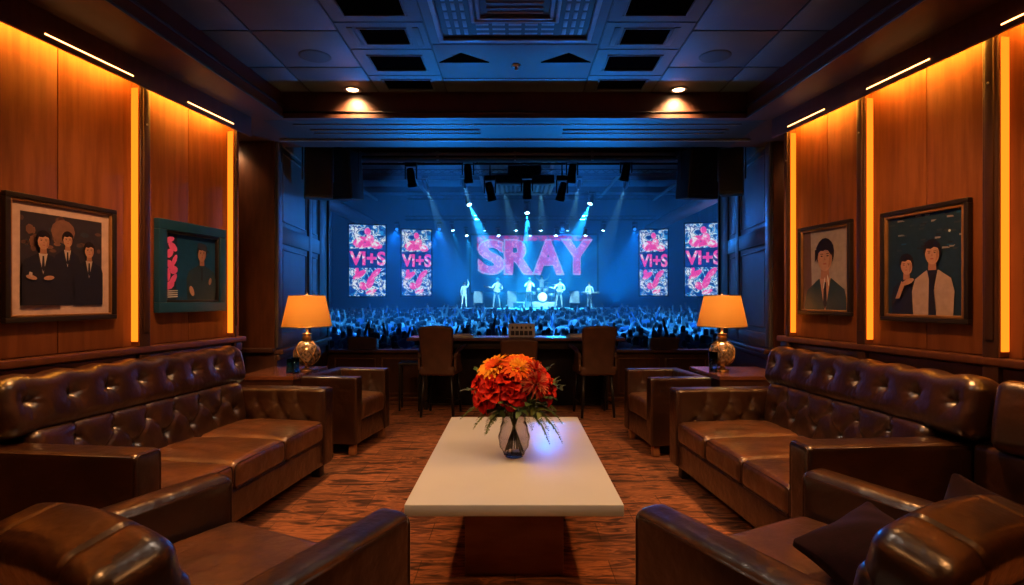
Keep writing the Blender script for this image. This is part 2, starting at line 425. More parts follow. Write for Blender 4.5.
# portal: brown column faces and panelled side walls to the balcony front
YP = 5.7; YK = 7.7
for side, s_, xa, xb in (('left', -1, -2.44, -2.60), ('right', 1, 2.62, 2.84)):
    m = MB(); xw = s_ * 3.3
    m.prism([(xa, YP), (xb, YK + 0.15), (xw, YK + 0.15), (xw, YP)] if s_ > 0 else [(xw, YP), (xw, YK + 0.15), (xb, YK + 0.15), (xa, YP)], 0, 3.6)
    struct('wall_' + side + '_portal', m, 'portal')
    # brown wood facing on the side that looks at the room
    fm = MB(); fm.rbox(((xa + xw) / 2, YP - 0.012, 1.95), (abs(xw - xa) - 0.0, 0.02, 2.1), 0.004, k=1); trim(fm, 'wood_trim')
    # stiles, rails and a wainscot ledge on the panelled side
    d = Vector((xb - xa, YK - YP, 0)); L_ = d.length; ux = d.normalized(); n = Vector((-ux.y * s_, ux.x * s_, 0))
    if n.x * s_ > 0: n = -n
    M = Matrix(((ux.x, n.x, 0, xa), (ux.y, n.y, 0, YP), (0, 0, 1, 0), (0, 0, 0, 1)))
    sm = MB()
    for x0, x1 in ((0.0, 0.14), (1.10, 1.24), (L_ - 0.42, L_ - 0.0)): sm.rbox(((x0 + x1) / 2, 0.014, 2.2), (x1 - x0, 0.028, 2.6), 0.006, k=1, M=M)
    for z0, z1 in ((0.9, 1.04), (1.98, 2.16), (3.0, 3.4)): sm.rbox((L_ / 2, 0.013, (z0 + z1) / 2), (L_, 0.026, z1 - z0), 0.006, k=1, M=M)
    for x0, x1 in ((0.20, 1.04), (1.30, L_ - 0.48)):
        for z0, z1 in ((1.10, 1.92), (2.22, 2.94)):
            for (cx, cz, w_, h_) in (((x0 + x1) / 2, z0, x1 - x0, 0.018), ((x0 + x1) / 2, z1, x1 - x0, 0.018), (x0, (z0 + z1) / 2, 0.018, z1 - z0), (x1, (z0 + z1) / 2, 0.018, z1 - z0)):
                sm.rbox((cx, 0.008, cz), (w_, 0.016, h_), 0.005, k=1, M=M)
    trim(sm, 'portal')
    lm = MB(); lm.rbox((L_ / 2, 0.035, 0.86), (L_, 0.09, 0.05), 0.012, M=M); lm.rbox((L_ / 2, 0.02, 0.80), (L_, 0.04, 0.06), 0.01, k=1, M=M)
    lm.box((L_ / 2, 0.008, 0.40), (L_, 0.016, 0.80), M=M); lm.rbox((L_ / 2, 0.02, 0.06), (L_, 0.04, 0.12), 0.008, k=1, M=M)
    lm.rbox(((xa + xw) / 2, YP - 0.03, 0.88), (abs(xw - xa), 0.07, 0.05), 0.012); lm.box(((xa + xw) / 2, YP - 0.008, 0.43), (abs(xw - xa), 0.016, 0.86))
    trim(lm, 'wood_dark')
    # slim black post at the edge of the opening
    pm = MB(); pm.rbox((xb - s_ * 0.03, YK - 0.02, 2.0), (0.045, 0.06, 2.65), 0.008, k=1); trim(pm, 'black_metal')
# outer walls of the recess between wall end and portal
for s_ in (-1, 1):
    m = MB(); m.box((s_ * 3.25, 5.3, 1.65), (0.1, 1.0, 3.3)); trim(m, 'wood_dark')

# knee wall at the balcony front
m = MB(); m.box((0.12, YK + 0.06, 0.33), (5.5, 0.12, 0.66)); struct('wall_front', m, 'wood_dark')
for k in range(8):
    pm = MB(); x = -2.20 + k * 0.65
    for (cx, cz, w_, h_) in ((x, 0.10, 0.55, 0.02), (x, 0.58, 0.55, 0.02), (x - 0.275, 0.34, 0.02, 0.5), (x + 0.275, 0.34, 0.02, 0.5)):
        pm.rbox((cx, YK - 0.006, cz), (w_, 0.014, h_), 0.004, k=1)
    trim(pm, 'wood_trim')
m = MB(); m.rbox((0.12, YK + 0.05, 0.68), (5.5, 0.20, 0.045), 0.014); trim(m, 'wood_dark')
m = MB(); m.rbox((-0.04, YK - 0.014, 0.03), (5.2, 0.03, 0.05), 0.006, k=1); struct('baseboard_front', m, 'wood_trim')

# ---- ceiling: tray, soffit ring and header
m = MB()
XI = lambda y, s_: s_ * (2.41 - 0.072 * y)       # inner edge of the soffit
YT = 4.95; YS = 5.90
for s_ in (-1, 1):
    o = [(XI(YB, s_), YB), (XI(YT, s_), YT), (s_ * 3.4, YT), (s_ * 3.6, YB)]
    if s_ < 0: o = o[::-1]
    m.prism(o, ZS, ZC + 0.2, 0)
m.prism([(-3.4, YT), (3.4, YT), (3.4, YS), (-3.4, YS)][::1], ZS, ZC + 0.2, 0)
sof = struct('ceiling_soffit', m, 'wood_soffit'); 
# bright edge bead of the soffit ring
for s_ in (-1, 1):
    e = MB(); e.tube([(XI(YB, s_) , YB, ZS + 0.10), (XI(YT, s_), YT, ZS + 0.10)], 0.012, 6)
    e.tube([(XI(YB, s_), YB, ZS + 0.008), (XI(YT, s_), YT, ZS + 0.008)], 0.010, 6); trim(e, 'black_metal')
e = MB(); e.tube([(-2.05, YT, ZS + 0.05), (2.05, YT, ZS + 0.05)], 0.010, 6); trim(e, 'black_metal')
m = MB(); m.box((0, YS + 0.95, 3.52), (6.6, 2.1, 0.08)); m.box((0, YS - 0.03, 3.3), (6.6, 0.06, 0.5)); struct('ceiling_balcony', m, 'wood_soffit')
m = MB(); m.rbox((0.1, YK, 3.40), (5.6, 0.16, 0.20), 0.01, k=1); trim(m, 'black')
m = MB()
m.tube([(-2.2, YK - 0.12, 3.365), (2.36, YK - 0.12, 3.365)], 0.022, 10); m.tube([(-2.2, YK - 0.12, 3.305), (2.36, YK - 0.12, 3.305)], 0.012, 8)
for x in (-2.1, -1.05, 0.0, 1.05, 2.2): m.box((x, YK - 0.11, 3.34), (0.03, 0.05, 0.12))
tag(m.build('blind_rail', 'vent'), 'long pale grey double rail under the header of the balcony opening', 'rail')
# cross beams on the underside of the far soffit, grey tinted face boards
m = MB(); m.rbox((0, 5.60, ZS - 0.012), (4.7, 0.03, 0.022), 0.004, k=1); trim(m, 'vent')
m = MB(); m.rbox((0.02, 5.12, ZS - 0.006), (4.1, 0.012, 0.01), 0.002, k=1); trim(m, 'vent')
for k_, (x0, x1) in enumerate(((-1.92, -0.34), (0.46, 2.0))):
    m = MB(); m.box(((x0 + x1) / 2, 5.33, ZS - 0.003), (x1 - x0, 0.10, 0.006), 0)
    for (cy) in (5.275, 5.385): m.rbox(((x0 + x1) / 2, cy, ZS - 0.008), (x1 - x0 + 0.02, 0.012, 0.014), 0.003, k=1, mi=1)
    tag(m.build('slot_diffuser', ['black', 'vent']), 'long black slot air outlet in the far soffit, on the ' + ('left' if k_ == 0 else 'right') + ' half', 'vent', 'slot air outlets in the far soffit')
# grey painted underside of the far soffit
mat('soffit_grey', (0.022, 0.026, 0.032), 0.5)
m = MB(); m.box((0, 5.45, ZS - 0.001), (4.5, 0.88, 0.002)); trim(m, 'soffit_grey')

# tray ceiling with lay-in tiles
m = MB(); m.box((0, 1.7, ZC + 0.06), (4.9, 6.6, 0.10)); ceil = struct('ceiling', m, 'black')
def tile(x0, x1, y0, y1, hole=None):
    t = MB(); g = 0.007
    x0 += g; x1 -= g; y0 += g; y1 -= g
    if hole is None:
        t.rbox(((x0 + x1) / 2, (y0 + y1) / 2, ZC + 0.004), (x1 - x0, y1 - y0, 0.008), 0.003, k=1)
        t.build('ceiling_tile', 'ceiling_tile', ceil)
    else:
        a0, a1, b0, b1 = hole
        for (c0, c1, d0, d1) in ((x0, a0, y0, y1), (a1, x1, y0, y1), (a0, a1, y0, b0), (a0, a1, b1, y1)):
            t.box(((c0 + c1) / 2, (d0 + d1) / 2, ZC + 0.004), (c1 - c0, d1 - d0, 0.008))
        t.build('ceiling_tile', 'ceiling_tile', ceil)
ys6 = [5.0 - 0.6 * k for k in range(12)]
for s_ in (-1, 1):
    for (a, b) in ((1.2, 1.8), (1.8, 2.12)):
        for k in range(11):
            y1 = 4.94 if k == 0 else ys6[k]; y0 = ys6[k + 1]
            xa, xb = sorted((s_ * a, s_ * b))
            if a == 1.8: xa, xb = sorted((s_ * a, XI(y0, s_)))
            tile(xa, xb, y0, y1)
rows = [4.94, 4.56, 4.08, 3.68, 3.26, 2.84, 2.42, 2.0, 1.58, 1.16, 0.74, 0.32, -0.1, -0.52, -1.0, -1.6]
nv = 0
for s_ in (-1, 1):
    for k in range(len(rows) - 1):
        y1, y0 = rows[k], rows[k + 1]; xa, xb = sorted((s_ * 0.6, s_ * 1.2)); cy = (y0 + y1) / 2; h = (y1 - y0) * 0.29
        inset = 0.10 if k != 2 else 0.14
        tile(xa, xb, y0, y1, (xa + inset, xb - inset, cy - h, cy + h))
        if cy < 1.0: continue
        r_ = empty('ceiling_vent', ((xa + xb) / 2, cy, ZC), 0, None, 'vent', 'rectangular ceiling vents')
        r_['label'] = 'dark rectangular ceiling vent, %s from the balcony in the %s row of vents' % (('first', 'second', 'third', 'fourth', 'fifth', 'sixth', 'seventh', 'eighth', 'ninth', 'tenth')[k], 'left' if s_ < 0 else 'right')
        w_ = xb - xa - 2 * inset
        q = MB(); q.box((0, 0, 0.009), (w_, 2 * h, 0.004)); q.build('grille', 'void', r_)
        f_ = MB()
        for (cx, cyy, a_, b_) in ((0, -h, w_ + 0.02, 0.014), (0, h, w_ + 0.02, 0.014), (-w_ / 2, 0, 0.014, 2 * h), (w_ / 2, 0, 0.014, 2 * h)):
            f_.rbox((cx, cyy, -0.002), (a_, b_, 0.010), 0.003, k=1)
        if k == 2:
            f_.rbox((s_ * -0.02 + w_ / 2 + 0.05, 0, -0.002), (0.04, 2 * h + 0.03, 0.008), 0.002, k=1); f_.rbox((-w_ / 2 - 0.05, 0, -0.002), (0.04, 2 * h + 0.03, 0.008), 0.002, k=1)
        f_.build('frame', 'ceiling_tile', r_)
tile(-0.6, 0.6, 4.62, 4.94); tile(-0.6, 0.6, 4.00, 4.62)
tile(-0.6, 0.6, 2.72, 4.00, (-0.53, 0.53, 2.84, 3.95))
for y1, y0 in ((2.72, 2.1), (2.1, 1.5), (1.5, 0.9), (0.9, 0.3), (0.3, -0.3), (-0.3, -0.9), (-0.9, -1.55)): tile(-0.6, 0.6, y0, y1)
for s_ in (-1, 1):      # dark wedge shaped outlets either side of the sprinkler
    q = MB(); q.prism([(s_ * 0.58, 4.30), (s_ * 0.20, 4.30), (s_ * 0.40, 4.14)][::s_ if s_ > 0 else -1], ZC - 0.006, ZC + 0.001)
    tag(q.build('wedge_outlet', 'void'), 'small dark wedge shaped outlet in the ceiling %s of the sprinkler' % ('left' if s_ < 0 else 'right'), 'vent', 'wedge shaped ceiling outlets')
sp = empty('sprinkler', (0.01, 4.36, ZC), 0, 'small round fire sprinkler head in the middle of the tray ceiling', 'sprinkler')
q = MB(); q.lathe([(0, 0), (0.035, 0), (0.033, -0.008), (0.012, -0.012), (0.010, -0.03), (0.02, -0.034), (0.0, -0.036)], 14); q.build('body', 'grey_metal', sp)
# big square diffuser
dv = empty('air_diffuser', (0, 3.395, ZC), 0, 'large square louvred air diffuser in the centre of the tray ceiling', 'air diffuser')
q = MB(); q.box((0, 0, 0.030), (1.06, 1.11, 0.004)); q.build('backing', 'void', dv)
q = MB()
for hw, w_ in ((0.515, 0.035),):
    for (cx, cy, a_, b_) in ((0, -hw * 1.04, 2 * hw + w_, w_), (0, hw * 1.04, 2 * hw + w_, w_), (-hw, 0, w_, 2 * hw * 1.04), (hw, 0, w_, 2 * hw * 1.04)): q.rbox((cx, cy, -0.004), (a_, b_, 0.018), 0.004, k=1)
q.build('outer_frame', 'vent', dv)
for j, hw in enumerate((0.275, 0.235)):
    q = MB(); w_ = 0.022
    for (cx, cy, a_, b_) in ((0, -hw, 2 * hw + w_, w_), (0, hw, 2 * hw + w_, w_), (-hw, 0, w_, 2 * hw), (hw, 0, w_, 2 * hw)): q.rbox((cx, cy, 0.004), (a_, b_, 0.026), 0.004, k=1)
    q.build('inner_frame', 'vent', dv)
for k in range(7):
    q = MB(); q.rbox((0, -0.18 + k * 0.06, 0.010), (0.36, 0.020, 0.012), 0.003, k=1, rot=(R(25), 0, 0)); q.build('blade', 'vent', dv)
for sx in (-1, 1):
    for k in range(3):
        for j in range(9):
            q = MB(); q.rbox((sx * (0.335 + k * 0.055), -0.44 + j * 0.11, 0.012), (0.026, 0.085, 0.010), 0.003, k=1); q.build('blade', 'vent', dv)
for sy in (-1, 1):
    for k in range(3):
        for j in range(5):
            q = MB(); q.rbox((-0.22 + j * 0.11, sy * (0.335 + k * 0.065), 0.012), (0.085, 0.024, 0.010), 0.003, k=1); q.build('blade', 'vent', dv)
# downlights
dl = empty('downlight', (-1.41, 4.86, ZC), 0, 'round lit downlight in the left part of the tray ceiling', 'downlight', 'round ceiling downlights')
q = MB(); q.lathe([(0.052, 0.002), (0.075, 0.0), (0.078, -0.006), (0.055, -0.010), (0.050, 0.0)], 24); q.build('trim_ring', 'grey_metal', dl)
q = MB(); q.lathe([(0.0, -0.004), (0.050, -0.004), (0.050, 0.0)], 20); q.build('lens', 'bulb', dl)
light('SPOT', 'downlight_lamp', (0, 0, -0.02), 150, (1.0, 0.50, 0.20), aim=(0, 0.9, -3), parent=dl, angle=115, blend=0.8, radius=0.05)
copy_tree(dl, loc=(1.42, 4.86, ZC), label='round lit downlight in the right part of the tray ceiling')
for x, y, w_ in ((-1.7, 3.0, 'above the left sofa'), (1.7, 3.0, 'above the right sofa'), (-1.5, 0.9, 'above the near left armchair'), (1.5, 0.9, 'above the near right armchair'), (-0.45, 2.2, 'over the near left end of the coffee table'), (0.45, 2.2, 'over the near right end of the coffee table')):  # extra downlights added outside the view to light seats, table and flowers
    d_ = copy_tree(dl, loc=(x, y, ZC), label='added round lit ceiling downlight ' + w_)
    if abs(x) > 1:
        for ch in d_.children:
            if ch.type == 'LIGHT': ch.data = ch.data.copy(); ch.data.energy = 350 if y > 2 else 130; ch.data.spot_size = R(112); ch.data.shadow_soft_size = 0.08; ch.data.color = (1.0, 0.42, 0.13)
    if abs(x) < 1:
        for ch in d_.children:
            if ch.type == 'LIGHT': ch.data = ch.data.copy(); ch.data.energy = 40; ch.data.color = (1.0, 0.78, 0.60)
for x, w_ in ((-2.66, 'left'), (2.72, 'right')):  # added downlights, hidden by the wall ends, to warm the brown facing
    d_ = copy_tree(dl, loc=(x + math.copysign(0.24, x), 5.50, ZS), label='small added downlight hidden in the recess beside the %s corner table' % w_)
    for ch in d_.children:
        if ch.type == 'LIGHT': ch.data = ch.data.copy(); ch.data.energy = 14; ch.data.color = (1.0, 0.42, 0.16)
# round ceiling loudspeakers
for s_, y_ in ((1, 4.20), (-1, 4.20)):
    q = MB(); q.lathe([(0, -0.006), (0.10, -0.006), (0.115, -0.004), (0.118, 0.0)], 28)
    tag(q.build('ceiling_speaker', 'black', M=Matrix.Translation((s_ * 1.50, y_, ZC))), 'round flush black ceiling loudspeaker near the %s downlight' % ('right' if s_ > 0 else 'left'), 'speaker', 'flush ceiling loudspeakers')

# ------------------------------------------------------------------ framed pictures
def px(mb, pts, mi, layer=1, sx=1, sz=1):
    """flat printed shape; pts in picture space (x along, z up)"""
    n = len(pts); y = 0.0006 * layer
    mb.add([(p[0] * sx, y, p[1] * sz) for p in pts], [tuple(range(n))], mi, False)
def oval(cx, cz, rx, rz, n=18, a0=0, a1=360, tilt=0):
    t = R(tilt)
    o = []
    for k in range(n if a1 - a0 == 360 else n + 1):
        a = R(a0 + (a1 - a0) * k / n); x, z = rx * math.cos(a), rz * math.sin(a)
        o.append((cx + x * math.cos(t) - z * math.sin(t), cz + x * math.sin(t) + z * math.cos(t)))
    return o
PK = list(PR.keys()); PI_ = {k: i for i, k in enumerate(PK)}
def man(mb, cx, cz, s, suit='suit', shirt='shirt', hair='hair', L=4, tilt=0, face='skin', w=1.0, hands=False, bottom=None):
    """head-and-shoulders figure; s = head height"""
    b = bottom if bottom is not None else cz - 5 * s
    sh = cz - 0.95 * s
    px(mb, [(cx - 1.05 * s * w, b), (cx + 1.05 * s * w, b), (cx + 1.12 * s * w, sh - 0.7 * s), (cx + 0.95 * s * w, sh - 0.15 * s), (cx + 0.3 * s, sh + 0.22 * s), (cx - 0.3 * s, sh + 0.22 * s), (cx - 0.95 * s * w, sh - 0.15 * s), (cx - 1.12 * s * w, sh - 0.7 * s)], PI_[suit], L)
    px(mb, [(cx - 0.26 * s, sh + 0.25 * s), (cx + 0.26 * s, sh + 0.25 * s), (cx, sh - 0.95 * s)], PI_[shirt], L + 1)
    px(mb, [(cx - 0.05 * s, sh + 0.1 * s), (cx + 0.05 * s, sh + 0.1 * s), (cx + 0.09 * s, sh - 0.6 * s), (cx, sh - 0.8 * s), (cx - 0.09 * s, sh - 0.6 * s)], PI_['suit'], L + 2)
    px(mb, [(cx - 0.17 * s, cz - 0.2 * s), (cx + 0.17 * s, cz - 0.2 * s), (cx + 0.2 * s, sh + 0.22 * s), (cx - 0.2 * s, sh + 0.22 * s)], PI_['shade'], L + 3)
    px(mb, oval(cx, cz + 0.12 * s, 0.43 * s, 0.50 * s, tilt=tilt), PI_[hair], L + 4)
    px(mb, oval(cx, cz - 0.03 * s, 0.34 * s, 0.46 * s, tilt=tilt), PI_[face], L + 5)
    px(mb, [(cx - 0.40 * s, cz + 0.02 * s), (cx - 0.33 * s, cz + 0.02 * s), (cx - 0.27 * s, cz + 0.22 * s), (cx - 0.06 * s, cz + 0.19 * s), (cx + 0.10 * s, cz + 0.27 * s), (cx + 0.30 * s, cz + 0.20 * s), (cx + 0.34 * s, cz + 0.02 * s), (cx + 0.41 * s, cz + 0.04 * s), (cx + 0.40 * s, cz + 0.34 * s), (cx + 0.25 * s, cz + 0.52 * s), (cx, cz + 0.59 * s), (cx - 0.27 * s, cz + 0.52 * s), (cx - 0.41 * s, cz + 0.32 * s)], PI_[hair], L + 6)
    px(mb, [(cx + 0.16 * s, cz - 0.38 * s), (cx + 0.28 * s, cz - 0.26 * s), (cx + 0.34 * s, cz + 0.0 * s), (cx + 0.24 * s, cz + 0.16 * s), (cx + 0.20 * s, cz - 0.12 * s)], PI_['shade'], L + 6)
    for e in (-1, 1):
        px(mb, oval(cx + e * 0.14 * s, cz + 0.02 * s, 0.055 * s, 0.022 * s, 8), PI_['hair'], L + 7)
        px(mb, [(cx + e * 0.07 * s, cz + 0.075 * s), (cx + e * 0.21 * s, cz + 0.085 * s), (cx + e * 0.21 * s, cz + 0.105 * s), (cx + e * 0.07 * s, cz + 0.10 * s)][::e], PI_['hair'], L + 7)
    px(mb, [(cx - 0.04 * s, cz - 0.12 * s), (cx + 0.05 * s, cz - 0.12 * s), (cx + 0.01 * s, cz + 0.0 * s)], PI_['shade'], L + 7)
    px(mb, oval(cx, cz - 0.24 * s, 0.09 * s, 0.028 * s, 8), PI_['lips'], L + 7)
def picture(side, y0, y1, z0, z1, label, draw, mount=0.0, frame=0.035, outer='frame_black', inner='frame_gold', depth=0.035, group='framed photographs on the walls', border=0.012):
    y0 *= 0.982; y1 *= 0.982; cy = (y0 + y1) / 2; al = aL if side == 'L' else aR
    w = (y1 - y0) / math.cos(al); h = z1 - z0
    root = bpy.data.objects.new('framed_photo', None); COL.objects.link(root)
    root.matrix_world = wallM(side, cy, (z0 + z1) / 2, 0.014)
    tag(root, label, 'picture', group)
    f = MB()
    for (cx, cz, a_, b_) in ((0, h / 2 - frame / 2, w, frame), (0, -h / 2 + frame / 2, w, frame), (-w / 2 + frame / 2, 0, frame, h - 2 * frame), (w / 2 - frame / 2, 0, frame, h - 2 * frame)):
        f.rbox((cx, depth / 2, cz), (a_, depth, b_), 0.005, k=2)
    f.build('frame', outer, root)
    g = MB(); w2, h2 = w - 2 * frame, h - 2 * frame
    for (cx, cz, a_, b_) in ((0, h2 / 2 - border / 2, w2, border), (0, -h2 / 2 + border / 2, w2, border), (-w2 / 2 + border / 2, 0, border, h2), (w2 / 2 - border / 2, 0, border, h2)):
        g.rbox((cx, depth * 0.40, cz), (a_, depth * 0.75, b_), 0.004, k=1)
    g.build('inner_border', inner, root)
    p = MB(); w3, h3 = w2 - 2 * border, h2 - 2 * border
    p.box((0, 0.005, 0), (w2, 0.010, h2), PI_['mount'] if mount else PI_['night'])
    q = MB(); draw(q, w3 - 2 * mount, h3 - 2 * mount)
    sgn = 1 if side == 'L' else -1
    # clip the drawn shapes to the print window
    W_, H_ = (w3 - 2 * mount) / 2, (h3 - 2 * mount) / 2
    def clip(poly, ax, lim, keep):
        o = []
        for i in range(len(poly)):
            a, b = poly[i - 1], poly[i]; ia, ib = keep(a[ax], lim), keep(b[ax], lim)
            if ia != ib:
                t = (lim - a[ax]) / (b[ax] - a[ax]); o.append(tuple(a[j] + t * (b[j] - a[j]) for j in range(3)))
            if ib: o.append(b)
        return o
    for fc, mi in zip(q.f, q.m):
        poly = [q.v[i] for i in fc]
        for ax, lim, keep in ((0, -W_, lambda v, l: v >= l), (0, W_, lambda v, l: v <= l), (2, -H_, lambda v, l: v >= l), (2, H_, lambda v, l: v <= l)):
            poly = clip(poly, ax, lim, keep)
            if len(poly) < 3: break
        if len(poly) >= 3:
            p.add([(v[0] * sgn, v[1] + 0.0105, v[2]) for v in poly], [tuple(range(len(poly)))], mi)
    p.build('print', ['print_' + k for k in PK], root)
    return root
# x runs left to right in each picture as seen from the room
def draw_trio(q, w, h):
    px(q, [(-w / 2, -h / 2), (w / 2, -h / 2), (w / 2, h / 2), (-w / 2, h / 2)], PI_['night'], 1)
    for k in range(34):
        x = rnd.uniform(-w / 2, w / 2); z = rnd.uniform(0.08 * h, h / 2); px(q, oval(x, z, rnd.uniform(.01, .035), rnd.uniform(.01, .03), 7), PI_[rnd.choice(['backdrop', 'blur', 'dusk', 'blur'])], 2)
    px(q, oval(-0.01 * w, 0.33 * h, 0.075, 0.07, 12), PI_['backdrop'], 3)
    man(q, 0.04 * w, 0.24 * h, 0.085, L=5, w=0.9, bottom=-h / 2)
    man(q, 0.31 * w, 0.14 * h, 0.090, L=14, w=1.0, bottom=-h / 2, shirt='shirt')
    man(q, -0.27 * w, 0.20 * h, 0.100, L=24, w=1.1, bottom=-h / 2)
    for dx in (-0.05, 0.05): px(q, oval(-0.27 * w + dx - 0.02, -0.20 * h, 0.032, 0.013, 10, tilt=8 if dx > 0 else -12), PI_['skin'], 34)
    px(q, [(-0.44 * w, -0.18 * h), (-0.40 * w, -0.20 * h), (-0.40 * w, -0.15 * h), (-0.43 * w, -0.14 * h)], PI_['shirt'], 34)
picture('L', 3.03, 3.73, 1.27, 1.98, 'large black and gold frame, three people in dark suits on a pale mount', draw_trio, mount=0.052, frame=0.030)
def draw_cap(q, w, h):
    px(q, [(-w / 2, -h / 2), (w / 2, -h / 2), (w / 2, h / 2), (-w / 2, h / 2)], PI_['navy'], 1)
    px(q, [(-0.5 * w, -h / 2), (-0.30 * w, -h / 2), (-0.28 * w, h / 2), (-0.5 * w, h / 2)], PI_['teal'], 2)
    for (x, z, a, b, t) in ((-.42, .40, .05, .022, 20), (-.36, .30, .05, .028, -30), (-.42, .20, .045, .03, 40), (-.33, .10, .05, .02, 60), (-.40, .02, .05, .03, -40), (-.34, -.05, .04, .03, 20), (-.44, -.12, .02, .05, 0), (-.36, -.20, .06, .024, 50), (-.42, -.28, .05, .03, 20)):
        px(q, oval(x * w, z * h, a, b, 9, tilt=t), PI_['pink'], 3)
    for k in range(4): px(q, [(-.47 * w, (-.36 - .03 * k) * h), (-.27 * w, (-.35 - .03 * k) * h), (-.27 * w, (-.365 - .03 * k) * h), (-.47 * w, (-.375 - .03 * k) * h)][::-1], PI_['pale'], 4)
    man(q, 0.20 * w, 0.24 * h, 0.13, suit='jacket', shirt='jacket', L=8, w=1.15, bottom=-h / 2, tilt=-12)
    px(q, oval(0.20 * w, 0.24 * h + 0.060, 0.056, 0.024, 14, tilt=-12), PI_['dusk'], 18)
    px(q, oval(0.225 * w, 0.24 * h + 0.035, 0.075, 0.010, 12, tilt=-14), PI_['dusk'], 19)
    px(q, oval(-0.02 * w, -0.36 * h, 0.022, 0.042, 12, tilt=25), PI_['skin'], 20)
    px(q, oval(0.36 * w, -0.20 * h, 0.016, 0.03, 10, tilt=-15), PI_['skin'], 20)
picture('L', 4.07, 4.80, 1.30, 1.98, 'blue framed picture of a person in a dark cap beside pink lettering', draw_cap, frame=0.075, outer='frame_blue', inner='frame_black', border=0.018, depth=0.045)
def draw_portrait(q, w, h):
    px(q, [(-w / 2, -h / 2), (w / 2, -h / 2), (w / 2, h / 2), (-w / 2, h / 2)], PI_['grey'], 1)
    px(q, [(-w / 2, -h / 2), (-0.28 * w, -h / 2), (-0.32 * w, h / 2), (-w / 2, h / 2)], PI_['blur'], 2)
    man(q, 0.02 * w, 0.16 * h, 0.24, suit='jacket', shirt='skin', L=5, w=0.92, bottom=-h / 2, tilt=4)
    px(q, [(-0.10, 0.16 * h + 0.06), (-0.10, 0.16 * h - 0.04), (-0.075, 0.16 * h - 0.01), (-0.060, 0.16 * h + 0.03), (-0.02, 0.16 * h + 0.060), (0.05, 0.16 * h + 0.048), (0.092, 0.16 * h + 0.0), (0.095, 0.16 * h + 0.08)][::-1], PI_['hair'], 17)
    px(q, oval(0.055, -0.14 * h, 0.006, 0.05, 8, tilt=10), PI_['pale'], 18); px(q, oval(0.01, -0.17 * h, 0.005, 0.05, 8, tilt=-10), PI_['pale'], 18)
picture('R', 4.26, 4.86, 1.27, 2.0, 'smaller black framed portrait of one dark-haired person in a dark jacket', draw_portrait, frame=0.030, border=0.014)
def draw_duo(q, w, h):
    px(q, [(-w / 2, -h / 2), (w / 2, -h / 2), (w / 2, h / 2), (-w / 2, h / 2)], PI_['teal'], 1)
    for k in range(40):
        x = rnd.uniform(-w / 2, w / 2); z = rnd.uniform(0.1 * h, h / 2); px(q, [(x, z), (x + rnd.uniform(.01, .06), z), (x + .04, z + .01), (x, z + .012)], PI_[rnd.choice(['dusk', 'grey', 'suit', 'navy', 'dusk'])], 2)
    px(q, oval(0.34 * w, 0.30 * h, 0.008, 0.008, 8), PI_['pale'], 3)
    man(q, -0.22 * w, 0.0 * h, 0.13, suit='suit', shirt='suit', L=5, w=0.85, bottom=-h / 2, tilt=16)
    man(q, 0.14 * w, 0.10 * h, 0.145, suit='coat', shirt='suit', L=16, w=0.92, bottom=-h / 2, tilt=8)
    px(q, oval(-0.18 * w, -0.17 * h, 0.050, 0.018, 12, tilt=18), PI_['skin'], 28)
    px(q, [(-0.36 * w, -0.34 * h), (-0.30 * w, -0.34 * h), (-0.22 * w, -0.19 * h), (-0.27 * w, -0.16 * h)], PI_['skin'], 28)
    px(q, [(0.10 * w, -h / 2), (0.20 * w, -h / 2), (0.15 * w, -0.10 * h), (0.11 * w, -0.10 * h)], PI_['suit'], 29)
picture('R', 3.33, 3.98, 1.25, 1.995, 'large black and gold frame, two people leaning together, one in a pale coat', draw_duo, frame=0.030, border=0.020)
def draw_dark(q, w, h):
    px(q, [(-w / 2, -h / 2), (w / 2, -h / 2), (w / 2, h / 2), (-w / 2, h / 2)], PI_['dusk'], 1)
    man(q, 0.0, 0.1 * h, 0.16, L=5, bottom=-h / 2)
picture('R', 2.42, 3.02, 1.25, 1.995, 'black framed picture cut off by the right edge, nearest on the right wall', draw_dark, frame=0.035, border=0.012)

# ------------------------------------------------------------------ leather seating
def tuft_fn(buttons, depth, rb, segs, cd, cw):
    def f(u, v):
        s = 0.0
        for (bu, bv) in buttons:
            d2 = (u - bu) ** 2 + (v - bv) ** 2
            if d2 < (8 * rb) ** 2: d_ = math.sqrt(d2); s = max(s, depth * 0.85 * math.exp(-d_ / rb * 0.55) + depth * 0.12 * math.exp(-d2 / (rb * 1.0) ** 2) + 0.0022 * math.sin(7 * math.atan2(v - bv, u - bu) + bu * 9) * math.exp(-((d_ - rb * 1.8) / (rb * 1.3)) ** 2))
        c = 0.0
        for (a, b) in segs:
            dx, dy = b[0] - a[0], b[1] - a[1]; l2 = dx * dx + dy * dy
            t = max(0, min(1, ((u - a[0]) * dx + (v - a[1]) * dy) / l2)); d2 = (u - a[0] - t * dx) ** 2 + (v - a[1] - t * dy) ** 2
            c = max(c, cd * math.exp(-d2 / (cw * cw)))
        return s + c
    return f
def rows_buttons(u0, u1, vs, n):
    B = []; rowsB = []
    st = (u1 - u0) / n
    for r, v in enumerate(vs):
        off = 0.5 if r % 2 == 0 else 1.0
        k = n if r % 2 == 0 else n - 1
        row = [(u0 + st * (off + j), v) for j in range(k)]
        rowsB.append(row); B += row
    S = []
    for r in range(len(vs) - 1):
        for a in rowsB[r]:
            for b in rowsB[r + 1]:
                if abs(a[0] - b[0]) < st * 0.6: S.append((a, b))
    for b in rowsB[-1]: S.append((b, (b[0], b[1] + 0.12)))
    for b in rowsB[0]: S.append((b, (b[0], b[1] - 0.12)))
    return B, S
